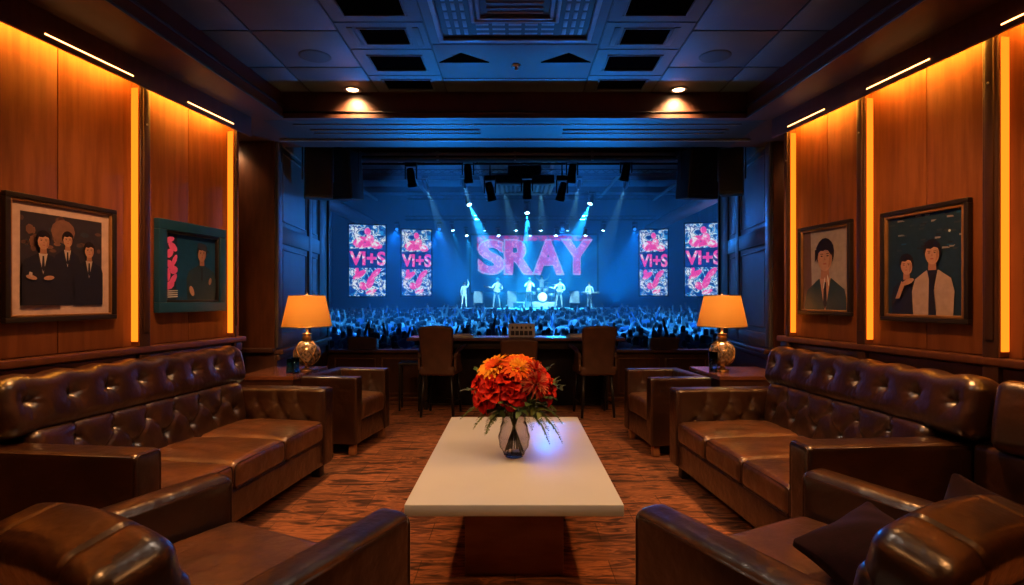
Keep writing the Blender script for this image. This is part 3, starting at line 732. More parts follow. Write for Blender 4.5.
def rect_loop(y0, y1, z0, z1, x, r=0.02):
    """rounded rectangle loop in the yz-plane at x"""
    pts = []
    for (cy, cz, a0) in ((y1 - r, z1 - r, 0), (y0 + r, z1 - r, 90), (y0 + r, z0 + r, 180), (y1 - r, z0 + r, 270)):
        for k in range(4):
            a = R(a0 + 30 * k); pts.append((x, cy + r * math.cos(a), cz + r * math.sin(a)))
    return pts
def sofa(name, loc, rz, label, L, D, wing=0, cat='sofa'):
    root = empty(name, loc, rz, label, cat, 'tufted leather sofas')
    at = 0.16; ah = 0.70; hx = D / 2; Li = L - 2 * at
    m = MB(); m.rbox((0.0, 0, 0.20), (D - 0.03, L - 0.04, 0.20), 0.02, k=2); m.build('base', 'leather', root)
    for sx in (-1, 1):
        for sy in (-1, 1):
            q = MB(); q.rbox((sx * (hx - 0.09), sy * (L / 2 - 0.09), 0.052), (0.075, 0.075, 0.104), 0.008, k=1); q.build('leg', 'dark_leg', root)
    # arms with tufted inner faces
    for sy in (-1, 1):
        Ba, Sa = rows_buttons(-hx + 0.22, hx - 0.06, (0.06, 0.19), 4)
        tf = tuft_fn(Ba, 0.030, 0.022, Sa, 0.007, 0.012)
        def dsp(p, n, sy=sy):
            if n.y * sy < -0.3 and p.z > 0.0:
                wgt = min(1, max(0, (p.z) / 0.05)) * min(1, (hx - p.x) / 0.05)
                return p + Vector((0, sy, 0)) * (tf(p.x, p.z) * wgt - 0.010 * wgt)
            return p
        q = MB(); q.rbox((0, sy * (L / 2 - at / 2), 0.10 + (ah - 0.10) / 2), (D, at, ah - 0.10), 0.028, (60, 6, 44), k=3, disp=dsp)
        arm = q.build('arm', 'leather', root)
        pp = MB(); yc = sy * (L / 2 - at / 2)
        pp.tube(rect_loop(yc - at / 2 + 0.008, yc + at / 2 - 0.008, 0.115, ah - 0.008, hx - 0.006, 0.025), 0.0052, 6, closed=True)
        for yy in (yc - at / 2 + 0.006, yc + at / 2 - 0.006): pp.tube([(-hx + 0.04, yy, ah - 0.012), (hx - 0.03, yy, ah - 0.012)], 0.0052, 6)
        pp.build('piping', 'piping', arm)
        bb = MB()
        for (bu, bv) in Ba: bb.ell((bu, sy * (L / 2 - at + 0.024), bv + 0.10 + (ah - 0.10) / 2), (0.010, 0.006, 0.010), 8, 6)
        bb.build('buttons', 'leather_button', arm)
    # back: frame, lower tufted cushion, upper tufted roll
    bt = 0.13; xb = -hx + bt / 2
    q = MB(); q.rbox((xb + 0.0, 0, 0.10 + 0.42), (bt, L - 0.02, 0.84), 0.03, k=3); q.build('back_frame', 'leather', root)
    n = max(6, int(round(Li / 0.24)))
    zl, hl = 0.565, 0.36
    Bl, Sl = rows_buttons(-Li / 2, Li / 2, (-0.04, 0.085), n)
    tf2 = tuft_fn(Bl, 0.055, 0.018, Sl, 0.012, 0.012)
    def d2(p, n_):
        if n_.x > 0.25: 
            t = math.cos(min(1, abs(p.z) / (hl / 2)) * 1.2)
            return p + Vector((1, 0, 0)) * (0.02 * t - tf2(p.y, p.z) * min(1, n_.x * 1.3))
        return p
    q = MB(); q.rbox((-hx + bt + 0.075, 0, zl + 0.01), (0.17, Li + 0.02, hl), 0.06, (3, int(Li / 0.0125), 26), k=4, disp=d2, rot=(0, R(-9), 0)); lc = q.build('back_cushion', 'leather', root)
    bb = MB()
    E = Euler((0, R(-9), 0)).to_matrix()
    for (bu, bv) in Bl:
        p = E @ Vector((0.085 + 0.02 - 0.050, bu, bv)) + Vector((-hx + bt + 0.075, 0, zl + 0.01)); bb.ell(p, (0.007, 0.012, 0.012), 8, 6)
    bb.build('buttons', 'leather_button', lc)
    zh, hh = 0.865, 0.31; ext = 0.13 if wing else 0.0; Lh = L - 0.10 + ext; ye = wing * ext / 2
    nh = max(6, int(round(Lh / 0.235)))
    Bh = [(-Lh / 2 + Lh * (j + 0.5) / nh, 0.015) for j in range(nh)]
    Sh = [(b, (b[0] + dx_, b[1] + dz_)) for b in Bh for dx_, dz_ in ((0, 0.10), (-0.05, -0.09), (0.05, -0.09), (0.0, -0.11))]
    tf3 = tuft_fn(Bh, 0.060, 0.021, Sh, 0.004, 0.006)
    def d3(p, n_):
        o = Vector((0, 0, 0))
        if n_.x > 0.2:
            t = math.cos(min(1, abs(p.z) / (hh / 2)) * 1.3)
            o += Vector((1, 0, 0)) * (0.025 * t - tf3(p.y, p.z) * min(1, n_.x * 1.3))
        if n_.z > 0.3:   # soft scallops between buttons along the top
            o += Vector((0, 0, 1)) * (0.008 * math.cos(2 * math.pi * (p.y + Lh / 2) / (Lh / nh) + math.pi) * n_.z)
        return p + o
    q = MB(); q.rbox((-hx + 0.135, ye, zh), (0.19, Lh, hh), 0.075, (3, int(Lh / 0.0125), 22), k=5, disp=d3, rot=(0, R(-12), 0)); hc = q.build('head_cushion', 'leather', root)
    bb = MB(); E = Euler((0, R(-12), 0)).to_matrix()
    for (bu, bv) in Bh:
        p = E @ Vector((0.095 + 0.025 - 0.066, bu, bv)) + Vector((-hx + 0.135, ye, zh)); bb.ell(p, (0.008, 0.014, 0.014), 8, 6)
    bb.build('buttons', 'leather_button', hc)
    # three seat cushions
    x0 = -hx + bt + 0.10; sd = hx - x0 + 0.005; cw = Li / 3
    for k in range(3):
        yc = -Li / 2 + cw * (k + 0.5)
        def d4(p, n_, k=k):
            if n_.z > 0.2:
                a = math.cos(min(1, abs(p.x) / (sd / 2)) * 1.35) * math.cos(min(1, abs(p.y) / (cw / 2)) * 1.3)
                wr = 0.003 * math.sin(p.y * 46 + p.x * 9 + k * 2) * math.exp(-((p.x + 0.05) / 0.2) ** 2)
                return p + Vector((0, 0, 1)) * (0.028 * a + wr)
            return p
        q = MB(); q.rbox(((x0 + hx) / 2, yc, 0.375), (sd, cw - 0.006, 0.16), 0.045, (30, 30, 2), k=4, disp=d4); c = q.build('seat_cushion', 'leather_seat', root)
        pp = MB(); pp.tube(rect_loop(yc - cw / 2 + 0.012, yc + cw / 2 - 0.012, 0.303, 0.445, hx - 0.010, 0.03), 0.0045, 6, closed=True); pp.build('piping', 'piping', c)
    if wing:   # upright end cushion closing the back at the near end
        q = MB()
        def d5(p, n_): return p + (Vector((0.02, 0, 0)) * math.cos(min(1, abs(p.z) / 0.16) * 1.3) if n_.x > 0.3 else Vector((0, 0, 0)))
        q.rbox((-hx + 0.10, wing * (L / 2 + 0.25), 0.86), (0.17, 0.26, 0.33), 0.05, (2, 14, 14), k=4, disp=d5, rot=(0, R(-10), R(16) * wing))
        q.rbox((-hx + 0.09, wing * (L / 2 + 0.20), 0.40), (0.20, 0.36, 0.62), 0.03, k=2)
        q.build('end_cushion', 'leather', root)
    return root
sofa('sofa', (-2.047, 3.555, 0), R(-6.6), 'long brown button-tufted leather sofa along the left wall', 2.02, 0.95)
sofa('sofa', (1.805, 3.600, 0), R(184.8), 'long brown button-tufted leather sofa along the right wall', 1.83, 1.0, wing=1)

def club_chair(loc, rz, label):
    root = empty('armchair', loc, rz, label, 'armchair', 'leather armchairs nearest the camera')
    W, D = 1.11, 0.92; at = 0.15; ah = 0.62; hx = D / 2; wi = W - 2 * at
    m = MB(); m.rbox((0, 0, 0.19), (D - 0.03, W - 0.04, 0.20), 0.02); m.build('base', 'leather', root)
    for sx in (-1, 1):
        for sy in (-1, 1):
            q = MB(); q.rbox((sx * (hx - 0.08), sy * (W / 2 - 0.08), 0.048), (0.07, 0.07, 0.096), 0.008, k=1); q.build('leg', 'dark_leg', root)
    for sy in (-1, 1):
        yc = sy * (W / 2 - at / 2)
        def da(p, n_):
            if n_.z > 0.3: return p + Vector((0, 0, 0.010 * math.cos(min(1, abs(p.y) / (at / 2)) * 1.4) - 0.02 * (hx - p.x) / D))
            return p
        q = MB(); q.rbox((0, yc, 0.09 + (ah - 0.09) / 2), (D, at, ah - 0.09), 0.035, (24, 8, 10), k=4, disp=da); arm = q.build('arm', 'leather', root)
        pp = MB(); pp.tube(rect_loop(yc - at / 2 + 0.010, yc + at / 2 - 0.010, 0.105, ah - 0.010, hx - 0.008, 0.03), 0.005, 6, closed=True)
        for yy in (yc - at / 2 + 0.008, yc + at / 2 - 0.008): pp.tube([(-hx + 0.04, yy, ah - 0.038), (hx - 0.03, yy, ah - 0.017)], 0.0045, 6)
        pp.build('piping', 'piping', arm)
    def ds(p, n_):
        if n_.z > 0.2:
            a = math.cos(min(1, abs(p.x) / 0.34) * 1.35) * math.cos(min(1, abs(p.y) / (wi / 2)) * 1.3); return p + Vector((0, 0, 0.022 * a))
        return p
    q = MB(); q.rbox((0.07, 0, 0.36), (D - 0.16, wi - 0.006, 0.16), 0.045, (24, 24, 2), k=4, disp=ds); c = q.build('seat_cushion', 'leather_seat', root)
    pp = MB(); pp.tube(rect_loop(-wi / 2 + 0.014, wi / 2 - 0.014, 0.292, 0.43, hx - 0.022, 0.03), 0.0045, 6, closed=True); pp.build('piping', 'piping', c)
    q = MB(); q.rbox((-hx + 0.06, 0, 0.36), (0.12, W - 0.02, 0.52), 0.035, (2, 8, 8), k=3); q.build('back_frame', 'leather', root)
    # thick rolled top with two seams
    def dr(p, n_):
        f = -0.010 * (math.exp(-((abs(p.y) - 0.17) / 0.007) ** 2)) - 0.006 * math.exp(-((abs(p.y) - 0.40) / 0.02) ** 2) * (1 + math.sin(p.z * 90 + p.x * 80))
        sag = 0.035 * (1 - (p.y / 0.34) ** 2)
        return p + n_ * f + Vector((0.3 * sag, 0, sag))
    q = MB(); q.rbox((-hx + 0.11, 0, 0.640), (0.23, 0.68, 0.22), 0.065, (3, 60, 2), k=7, disp=dr, rot=(0, R(-14), 0)); q.build('back_roll', 'leather', root)
    def db(p, n_): return p + (Vector((0.02 * math.cos(min(1, abs(p.y) / 0.33) * 1.4), 0, 0)) if n_.x > 0.3 else Vector((0, 0, 0)))
    q = MB(); q.rbox((-hx + 0.18, 0, 0.52), (0.16, 0.68, 0.28), 0.05, (2, 14, 10), k=3, disp=db, rot=(0, R(-12), 0)); q.build('back_cushion', 'leather', root)
    return root
fl = (0.44, 0.898)
club = club_chair((-1.075, 1.875, 0), math.atan2(fl[1], fl[0]), 'brown leather armchair in the near left corner, nothing on its seat')
rt = copy_tree(club, loc=(1.145, 1.935, 0), rz=math.atan2(0.885, -0.466), label='brown leather armchair in the near right corner holding a burgundy cushion')

def tux_chair(loc, rz, label, near):
    """low armchair whose arms and back are the same height, tufted inside"""
    root = empty('low_armchair', loc, rz, label, 'armchair', 'low tufted armchairs beside the lamp tables')
    W, D = 0.76, 0.56; at = 0.12; ah = 0.70; hx = D / 2; wi = W - 2 * at
    m = MB(); m.rbox((0, 0, 0.20), (D - 0.02, W - 0.03, 0.20), 0.018); m.build('base', 'leather', root)
    for sx in (-1, 1):
        for sy in (-1, 1):
            q = MB(); q.rbox((sx * (hx - 0.06), sy * (W / 2 - 0.06), 0.052), (0.06, 0.06, 0.104), 0.008, k=1); q.build('leg', 'pedestal', root)
    for sy in (-1, 1):
        B, S = rows_buttons(-hx + 0.06, hx - 0.03, (0.08, 0.20), 4); tf = tuft_fn(B, 0.022, 0.018, S, 0.005, 0.010)
        def dsp(p, n, sy=sy):
            if n.y * sy < -0.3 and p.z > 0: return p + Vector((0, sy, 0)) * (tf(p.x, p.z) - 0.006) * min(1, p.z / 0.05)
            return p
        q = MB(); q.rbox((0, sy * (W / 2 - at / 2), 0.10 + (ah - 0.10) / 2), (D, at, ah - 0.10), 0.020, (36, 5, 36), k=3, disp=dsp); arm = q.build('arm', 'leather', root)
        pp = MB(); yc = sy * (W / 2 - at / 2); pp.tube(rect_loop(yc - at / 2 + 0.006, yc + at / 2 - 0.006, 0.112, ah - 0.006, hx - 0.004, 0.018), 0.0045, 6, closed=True)
        for yy in (yc - at / 2 + 0.005, yc + at / 2 - 0.005): pp.tube([(-hx + 0.02, yy, ah - 0.008), (hx - 0.02, yy, ah - 0.008)], 0.0045, 6)
        pp.build('piping', 'piping', arm)
    q = MB(); q.rbox((-hx + 0.05, 0, 0.10 + (ah - 0.10) / 2), (0.10, wi + 0.02, ah - 0.10), 0.02, k=2); q.build('back_frame', 'leather', root)
    def ds(p, n_):
        if n_.z > 0.2: return p + Vector((0, 0, 0.022 * math.cos(min(1, abs(p.x) / 0.23) * 1.35) * math.cos(min(1, abs(p.y) / (wi / 2)) * 1.3)))
        return p
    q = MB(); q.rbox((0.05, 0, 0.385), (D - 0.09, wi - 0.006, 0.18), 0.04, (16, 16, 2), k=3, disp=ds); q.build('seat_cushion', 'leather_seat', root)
    return root
aS = math.atan(0.17)
tc = tux_chair((-1.62, 5.385, 0), -aS, 'low tufted leather armchair beside the left lamp table', -1)
tc2 = copy_tree(tc, loc=(1.43, 5.33, 0), rz=math.pi + 0.12, label='low tufted leather armchair beside the right lamp table')

# cushions
def cushion(loc, rot, s, label):
    def d(p, n_):
        u, v = p.x / (s / 2), p.y / (s / 2)
        puff = (1 - u * u * 0.9) * (1 - v * v * 0.9)
        return Vector((p.x * (1 - 0.10 * (1 - v * v)), p.y * (1 - 0.10 * (1 - u * u)), p.z * (0.10 + 1.0 * max(0, puff)) + 0.004 * math.sin(u * 7 + v * 5)))
    q = MB(); q.rbox((0, 0, 0), (s, s, 0.23), 0.02, (18, 18, 1), k=2, disp=d)
    o = q.build('cushion', 'burgundy'); o.location = loc; o.rotation_euler = rot
    return tag(o, label, 'cushion', 'burgundy cushions')
cushion((1.20, 1.84, 0.535), (R(24), R(-14), R(20)), 0.38, 'burgundy cushion lying on the seat of the near right armchair')
cushion((1.56, 1.86, 0.63), (R(78), R(14), R(-62)), 0.28, 'burgundy cushion standing in the far back corner of the near right armchair')

# ------------------------------------------------------------------ coffee table, vase, flowers
ct = empty('coffee_table', (-0.004, 3.53, 0), 0, 'long low coffee table with pale stone top and brown pedestal', 'coffee table')
q = MB(); q.rbox((0, 0, 0.4275), (1.01, 1.915, 0.055), 0.004, k=1); q.build('tabletop', 'stone_top', ct)
q = MB(); q.rbox((0.0, -0.12, 0.20), (0.50, 1.15, 0.40), 0.006, k=1); q.build('pedestal', 'pedestal', ct)
ZT = 0.455; VX, VY = -0.006, 3.37
vs_ = empty('vase', (VX, VY, ZT), 0, 'cut glass vase holding the bouquet on the coffee table', 'vase')
def vr(z):   # outer radius of the vase
    P = [(0, .055), (.02, .066), (.07, .088), (.12, .094), (.17, .082), (.22, .070), (.27, .072), (.31, .084)]
    for (a, ra), (b, rb) in zip(P, P[1:]):
        if a <= z <= b:
            t = (z - a) / (b - a); t = t * t * (3 - 2 * t); return ra + (rb - ra) * t
    return P[-1][1]
q = MB(); n_ = 40; vv = []; ff = []
zs = [0.31 * k / 26 for k in range(27)]
prof = [(0.0, 0.0)] + [(vr(z), z) for z in zs] + [(vr(0.31) - 0.003, 0.313)] + [(vr(z) - 0.006, max(z, 0.016)) for z in reversed(zs)] + [(0.0, 0.016)]
for (r_, z_) in prof:
    for k in range(n_):
        a = 2 * math.pi * k / n_
        cut = 1 + 0.030 * math.cos(a * 10 + z_ * 55) * math.cos(a * 10 - z_ * 55) * (1 if 0.02 < z_ < 0.29 else 0)
        vv.append((r_ * cut * math.cos(a), r_ * cut * math.sin(a), z_))
for i in range(len(prof) - 1):
    for k in range(n_): ff.append((i * n_ + k, i * n_ + (k + 1) % n_, (i + 1) * n_ + (k + 1) % n_, (i + 1) * n_ + k))
q.add(vv, ff, 0, True); q.build('glass_body', 'glass_vase', vs_)

CEN = Vector((VX, VY, 0.84))
def petal(mb, M, ln, wd, curl, cup, mi, nu=5, nv=5):
    vs = []; fs = []
    for i in range(nu + 1):
        t = i / nu
        wv = wd * (math.sin(math.pi * (0.12 + 0.80 * t)) ** 0.7)
        for j in range(nv + 1):
            s = j / nv * 2 - 1
            x = s * wv / 2; y = ln * t; z = cup * (s * s) * wv + curl * math.sin(t * 2.2) * ln - 0.25 * ln * t * t * (1 if curl > 0 else -1) * 0.6 + 0.04 * ln * math.sin(s * 5 + t * 4)
            vs.append((x, y, z))
    for i in range(nu):
        for j in range(nv):
            a = i * (nv + 1) + j; fs.append((a, a + 1, a + nv + 2, a + nv + 1))
    mb.add(vs, fs, mi, True, M)
def bloom(kind, size, mats, seed):
    r = random.Random(seed); m = MB()
    if kind == 'rose':
        layers = [(5, 82, 0.55, 0.70), (5, 64, 0.85, 1.05), (6, 42, 1.05, 1.35), (6, 18, 1.15, 1.6), (6, -2, 1.15, 1.7)]
        for li, (n, tilt, lf, wf) in enumerate(layers):
            for k in range(n):
                a = 2 * math.pi * (k + 0.5 * (li % 2)) / n + r.uniform(-.15, .15)
                M = Matrix.Rotation(a, 4, 'Z') @ Matrix.Translation((0, size * 0.10 * (li), -size * 0.12 * li)) @ Matrix.Rotation(R(tilt + r.uniform(-8, 8)), 4, 'X')
                petal(m, M, size * lf * 0.9, size * wf * 0.62, 0.30, 0.25, 0 if r.random() < 0.7 else 1)
    elif kind == 'gerbera':
        for li, (n, tilt, lf) in enumerate(((20, 14, 1.15), (18, 26, 1.0), (16, 42, 0.7), (12, 62, 0.42))):
            for k in range(n):
                a = 2 * math.pi * (k + 0.5 * (li % 2)) / n + r.uniform(-.05, .05)
                M = Matrix.Rotation(a, 4, 'Z') @ Matrix.Translation((0, size * 0.10, 0)) @ Matrix.Rotation(R(tilt + r.uniform(-6, 6)), 4, 'X')
                petal(m, M, size * lf, size * 0.26, 0.10, 0.3, 0 if li < 2 else 1, 4, 2)
        m.ell((0, 0, size * 0.10), (size * 0.2, size * 0.2, size * 0.12), 10, 6, 2)
    else:   # chrysanthemum / pincushion
        for li in range(7):
            n = 16 - li
            for k in range(n):
                a = 2 * math.pi * (k + 0.5 * (li % 2)) / n
                M = Matrix.Rotation(a, 4, 'Z') @ Matrix.Translation((0, size * 0.05, 0)) @ Matrix.Rotation(R(-5 + 13 * li + r.uniform(-5, 5)), 4, 'X')
                petal(m, M, size * 1.0, size * 0.15, 0.16, 0.5, 0 if (k + li) % 3 else 1, 4, 2)
    return m
FL = [  # kind, azimuth deg (0 = +x, -90 = towards camera), elevation deg, size, mats, what
 ('rose', -128, 18, .085, 'scarlet', 'large scarlet bloom low on the left of the bouquet, facing the room'),
 ('rose', -172, 22, .080, 'red', 'red bloom at the far left edge of the bouquet'),
 ('rose', -150, -2, .075, 'scarlet', 'scarlet bloom hanging lowest on the left of the bouquet'),
 ('rose', -100, 40, .090, 'scarlet', 'wide scarlet bloom at the front centre of the bouquet'),
 ('gerbera', -78, 58, .085, 'gerb', 'orange daisy with a yellow middle, front and centre of the bouquet'),
 ('gerbera', -150, 58, .085, 'yell', 'yellow and orange daisy at the upper left of the bouquet'),
 ('gerbera', 30, 72, .080, 'yell', 'yellow and orange daisy at the top of the bouquet'),
 ('mum', -58, 22, .080, 'coral', 'coral striped spiky bloom at the front right of the bouquet'),
 ('mum', -48, 44, .070, 'coral', 'coral spiky bloom above the striped one on the right of the bouquet'),
 ('rose', -18, 14, .078, 'red', 'deep red bloom at the right edge of the bouquet'),
 ('rose', -28, 40, .080, 'scarlet', 'scarlet bloom at the upper right of the bouquet'),
 ('rose', 12, 44, .080, 'red', 'red bloom behind the upper right of the bouquet'),
 ('rose', -95, 8, .070, 'red', 'small dark red bloom low at the front of the bouquet'),
 ('rose', 150, 50, .080, 'red', 'red bloom at the rear left of the bouquet'),
 ('rose', 90, 35, .085, 'red', 'red bloom at the rear of the bouquet facing the stage'),
 ('rose', -140, 38, .078, 'red', 'red bloom between the left daisy and the low scarlet ones'),
 ('rose', 60, 62, .080, 'scarlet', 'scarlet bloom behind the top yellow daisy'),
]
MM = dict(scarlet=['petal_scarlet', 'petal_red', 'pollen'], red=['petal_red', 'petal_scarlet', 'pollen'], gerb=['petal_orange', 'petal_yellow', 'pollen'],
          yell=['petal_yellow', 'petal_orange', 'petal_yellow'], coral=['petal_coral', 'petal_red', 'pollen'])
for i, (kd, az, el, sz, mm, lab) in enumerate(FL):
    a, e = R(az), R(el)
    d = Vector((math.cos(e) * math.cos(a), math.cos(e) * math.sin(a), math.sin(e)))
    if kd != 'rose': sz *= 1.08
    g_ = 1.13 if kd != 'rose' else 1.0
    p = CEN + Vector((d.x * 0.205 * g_, d.y * 0.175 * g_, d.z * 0.155 * g_))
    root = bpy.data.objects.new({'rose': 'ranunculus', 'gerbera': 'gerbera', 'mum': 'chrysanthemum'}[kd], None); COL.objects.link(root)
    root.matrix_world = Matrix.Translation(p) @ (d + Vector((0, -0.25, 0.25))).to_track_quat('Z', 'Y').to_matrix().to_4x4()
    tag(root, lab, 'flower', 'flowers in the vase')
    bloom(kd, sz, MM[mm], i).build('bloom', MM[mm], root)
    s = MB(); iv = root.matrix_world.inverted()
    foot = Vector((VX + 0.055 * math.cos(a + 2.9), VY + 0.055 * math.sin(a + 2.9), ZT + 0.03))
    neck = Vector((VX + 0.035 * math.cos(a), VY + 0.035 * math.sin(a), ZT + 0.27))
    pts = [p - d * 0.01, (p + neck) / 2 + Vector((0, 0, -0.02)), neck, foot]
    s.tube([iv @ q_ for q_ in pts], 0.0045, 6); s.build('stem', 'stem', root)
# ferns and leaves
def fern(seed, ln):
    r = random.Random(seed); m = MB(); pts = []
    for k in range(9):
        t = k / 8; pts.append(Vector((ln * t, 0, 0.10 * ln * math.sin(t * 2.2) - 0.42 * ln * t * t)))
    m.tube(pts, [0.0025 * (1 - 0.7 * k / 8) for k in range(9)], 5)
    for k in range(1, 26):
        t = 0.12 + 0.88 * k / 26; p = Vector((ln * t, 0, 0.10 * ln * math.sin(t * 2.2) - 0.42 * ln * t * t)); l = 0.052 * math.sin(math.pi * (0.25 + 0.72 * t))
        for s_ in (-1, 1):
            e = p + Vector((l * 0.55, s_ * l, -0.2 * l + r.uniform(-.006, .006))); w = Vector((0.0055, 0, 0.001))
            mid = (p + e) / 2
            m.add([p, mid - w, e, mid + w + Vector((0, 0, 0.003))], [(0, 1, 2, 3)], 0, False)
    return m
def leafspray(seed, ln):
    r = random.Random(seed); m = MB(); pts = [Vector((ln * t, 0, 0.15 * ln * math.sin(t * 2.5))) for t in (0, .25, .5, .75, 1)]
    m.tube(pts, 0.0022, 5)
    for k in range(9):
        t = 0.3 + 0.7 * k / 8; p = Vector((ln * t, 0, 0.15 * ln * math.sin(t * 2.5)))
        M = Matrix.Translation(p) @ Matrix.Rotation(R((k % 2 * 2 - 1) * r.uniform(35, 65) - 90), 4, 'Z') @ Matrix.Rotation(R(r.uniform(-20, 35)), 4, 'X')
        petal(m, M, 0.060, 0.032, 0.05, 0.2, 0, 4, 2)
    return m
FE = [(-175, -2, .30), (-160, -16, .26), (-135, -22, .24), (-110, -20, .20), (-85, -24, .20), (-60, -18, .22), (-40, -14, .26), (-20, -22, .34), (-8, -8, .28), (15, 0, .24), (40, 5, .24), (75, 5, .24), (110, 5, .24), (150, 8, .26),
      (-30, -30, .30), (-150, -30, .24)]
for i, (az, el, ln) in enumerate(FE):
    o = fern(i, ln).build('fern_spray', 'leaf'); o.matrix_world = Matrix.Translation((VX + 0.03 * math.cos(R(az)), VY + 0.03 * math.sin(R(az)), 0.79)) @ Matrix.Rotation(R(az), 4, 'Z') @ Matrix.Rotation(R(-el), 4, 'Y')
    tag(o, 'green fern spray sticking out beneath the blooms of the bouquet', 'fern', 'fern sprays in the bouquet')
LS = [(-100, -8, .17), (-140, -4, .17), (-60, -6, .17), (-30, 0, .22), (-10, 18, .25), (-170, 8, .25), (160, 30, .26), (20, 34, .26), (-78, -20, .16), (-120, -25, .16), (-45, -22, .18), (0, 8, .26), (120, 20, .24), (60, 20, .24)]
for i, (az, el, ln) in enumerate(LS):
    o = leafspray(i, ln).build('leaf_spray', 'leaf_dark' if i % 2 else 'leaf'); o.matrix_world = Matrix.Translation((VX + 0.03 * math.cos(R(az)), VY + 0.03 * math.sin(R(az)), 0.80)) @ Matrix.Rotation(R(az), 4, 'Z') @ Matrix.Rotation(R(-el), 4, 'Y')
    tag(o, 'stem of broad green leaves filling in between the blooms of the bouquet', 'leaves', 'leafy stems in the bouquet')

# ------------------------------------------------------------------ lamp tables, lamps, glasses
def side_table(s_, lab):
    root = empty('side_table', (0, 0, 0), 0, lab, 'side table', 'lamp tables in the corners')
    yn, yf = 4.90, 5.62
    if s_ < 0: o = [(-2.43, yn), (-1.94, yn), (-1.88 + 0.0, yf), (-2.43, yf)]
    else: o = [(1.79, yn), (2.40, yn), (2.42, yf), (1.75, yf)]
    q = MB(); q.prism(o, 0.690, 0.722); q.build('tabletop', 'wood_table', root)
    c = Vector((sum(p[0] for p in o) / 4, sum(p[1] for p in o) / 4))
    o2 = [tuple(c + (Vector(p) - c) * 0.97) for p in o]
    q = MB(); q.prism(o2, 0.60, 0.690); q.build('apron', 'wood_dark', root)
    q = MB(); o3 = [tuple(c + (Vector(p) - c) * 0.94) for p in o]; q.prism(o3, 0.14, 0.17); q.build('shelf', 'wood_dark', root)
    for p in o2:
        q = MB(); d_ = (c - Vector(p)).normalized() * 0.04; q.rbox((p[0] + d_.x, p[1] + d_.y, 0.30), (0.05, 0.05, 0.60), 0.005, k=1); q.build('leg', 'wood_dark', root)
    return root
side_table(-1, 'square dark wooden table under the left lamp'); side_table(1, 'square dark wooden table under the right lamp')
def lamp(x, y, lab):
    root = empty('table_lamp', (x, y, 0.722), 0, lab, 'table lamp', 'lit table lamps with orange shades')
    q = MB(); q.lathe([(0, 0), (0.062, 0), (0.064, 0.008), (0.05, 0.016), (0.022, 0.026), (0.020, 0.046), (0.034, 0.055)], 24); q.build('base', 'brass', root)
    q = MB()
    # ribbed round body
    pr = []
    for k in range(19):
        t = math.pi * (0.08 + 0.84 * k / 18); pr.append((0.115 * math.sin(t), 0.165 - 0.120 * math.cos(t)))
    vs = []; fs = []; n = 36
    for i, (r_, z_) in enumerate(pr):
        for k in range(n):
            a = 2 * math.pi * k / n; b = 1 + 0.045 * math.cos(9 * a + i * 0.9) * math.cos(i * 1.7)
            vs.append((r_ * b * math.cos(a), r_ * b * math.sin(a), z_))
    for i in range(len(pr) - 1):
        for k in range(n): fs.append((i * n + k, i * n + (k + 1) % n, (i + 1) * n + (k + 1) % n, (i + 1) * n + k))
    q.add(vs, fs, 0, True); q.build('body', 'lamp_body', root)
    for j in range(12):   # raised wire lattice
        w = MB(); pts = []
        for k in range(15):
            t = math.pi * (0.10 + 0.80 * k / 14); a = 2 * math.pi * j / 12 + (1 if j % 2 else -1) * k * 0.12; pts.append((0.120 * math.sin(t) * math.cos(a), 0.120 * math.sin(t) * math.sin(a), 0.165 - 0.123 * math.cos(t)))
        w.tube(pts, 0.0035, 5); w.build('lattice_wire', 'brass', root)
    q = MB(); q.lathe([(0.034, 0.28), (0.042, 0.29), (0.040, 0.33), (0.030, 0.335), (0.044, 0.345), (0.044, 0.352), (0.014, 0.36), (0.012, 0.42), (0.020, 0.425), (0.018, 0.47), (0, 0.475)], 20); q.build('neck', 'brass', root)
    q = MB(); q.ell((0, 0, 0.535), (0.03, 0.03, 0.045), 14, 10); q.build('light_bulb', 'glass_clear', root)
    z0, z1, r0, r1 = 0.420, 0.710, 0.228, 0.165
    q = MB(); q.lathe([(r0, z0), (r1, z1), (r1 - 0.003, z1), (r0 - 0.003, z0), (r0, z0)], 48); sh = q.build('lamp_shade', 'lamp_shade', root)
    q = MB()
    for (r_, z_) in ((r0, z0), (r1, z1)): q.lathe([(r_ + 0.0015, z_ - 0.004), (r_ + 0.0015, z_ + 0.004), (r_ - 0.0045, z_ + 0.004), (r_ - 0.0045, z_ - 0.004), (r_ + 0.0015, z_ - 0.004)], 48)
    for k in range(3): a = 2 * math.pi * k / 3; q.tube([(0.012 * math.cos(a), 0.012 * math.sin(a), z1 - 0.01), (r1 * math.cos(a), r1 * math.sin(a), z1 - 0.005)], 0.002, 5)
    q.build('rim', 'brass', sh)
    q = MB(); q.tube([(0, 0, 0.47), (0, 0, 0.72)], 0.003, 6); q.ell((0, 0, 0.728), (0.008, 0.008, 0.010), 8, 6); q.build('finial', 'brass', root)
    light('POINT', 'lamp_bulb_light', (0, 0, 0.56), 21.0, (1.0, 0.66, 0.30), parent=root, radius=0.045)
    return root
la = lamp(-1.965, 5.29, 'lit orange-shaded lamp on the left corner table')
copy_tree(la, loc=(1.955, 5.29, 0.722), label='lit orange-shaded lamp on the right corner table')
def glass_thing(x, y, r0, r1, h, m_, lab, cat='glass', grp=None):
    q = MB(); q.lathe([(0, 0), (r0, 0), ((r0 + r1) / 2, h * 0.5), (r1, h), (r1 - 0.003, h), ((r0 + r1) / 2 - 0.003, h * 0.5), (r0 - 0.003, 0.008), (0, 0.008)], 20)
    o = q.build('drinking_glass', m_); o.location = (x, y, 0.722); return tag(o, lab, cat, grp)
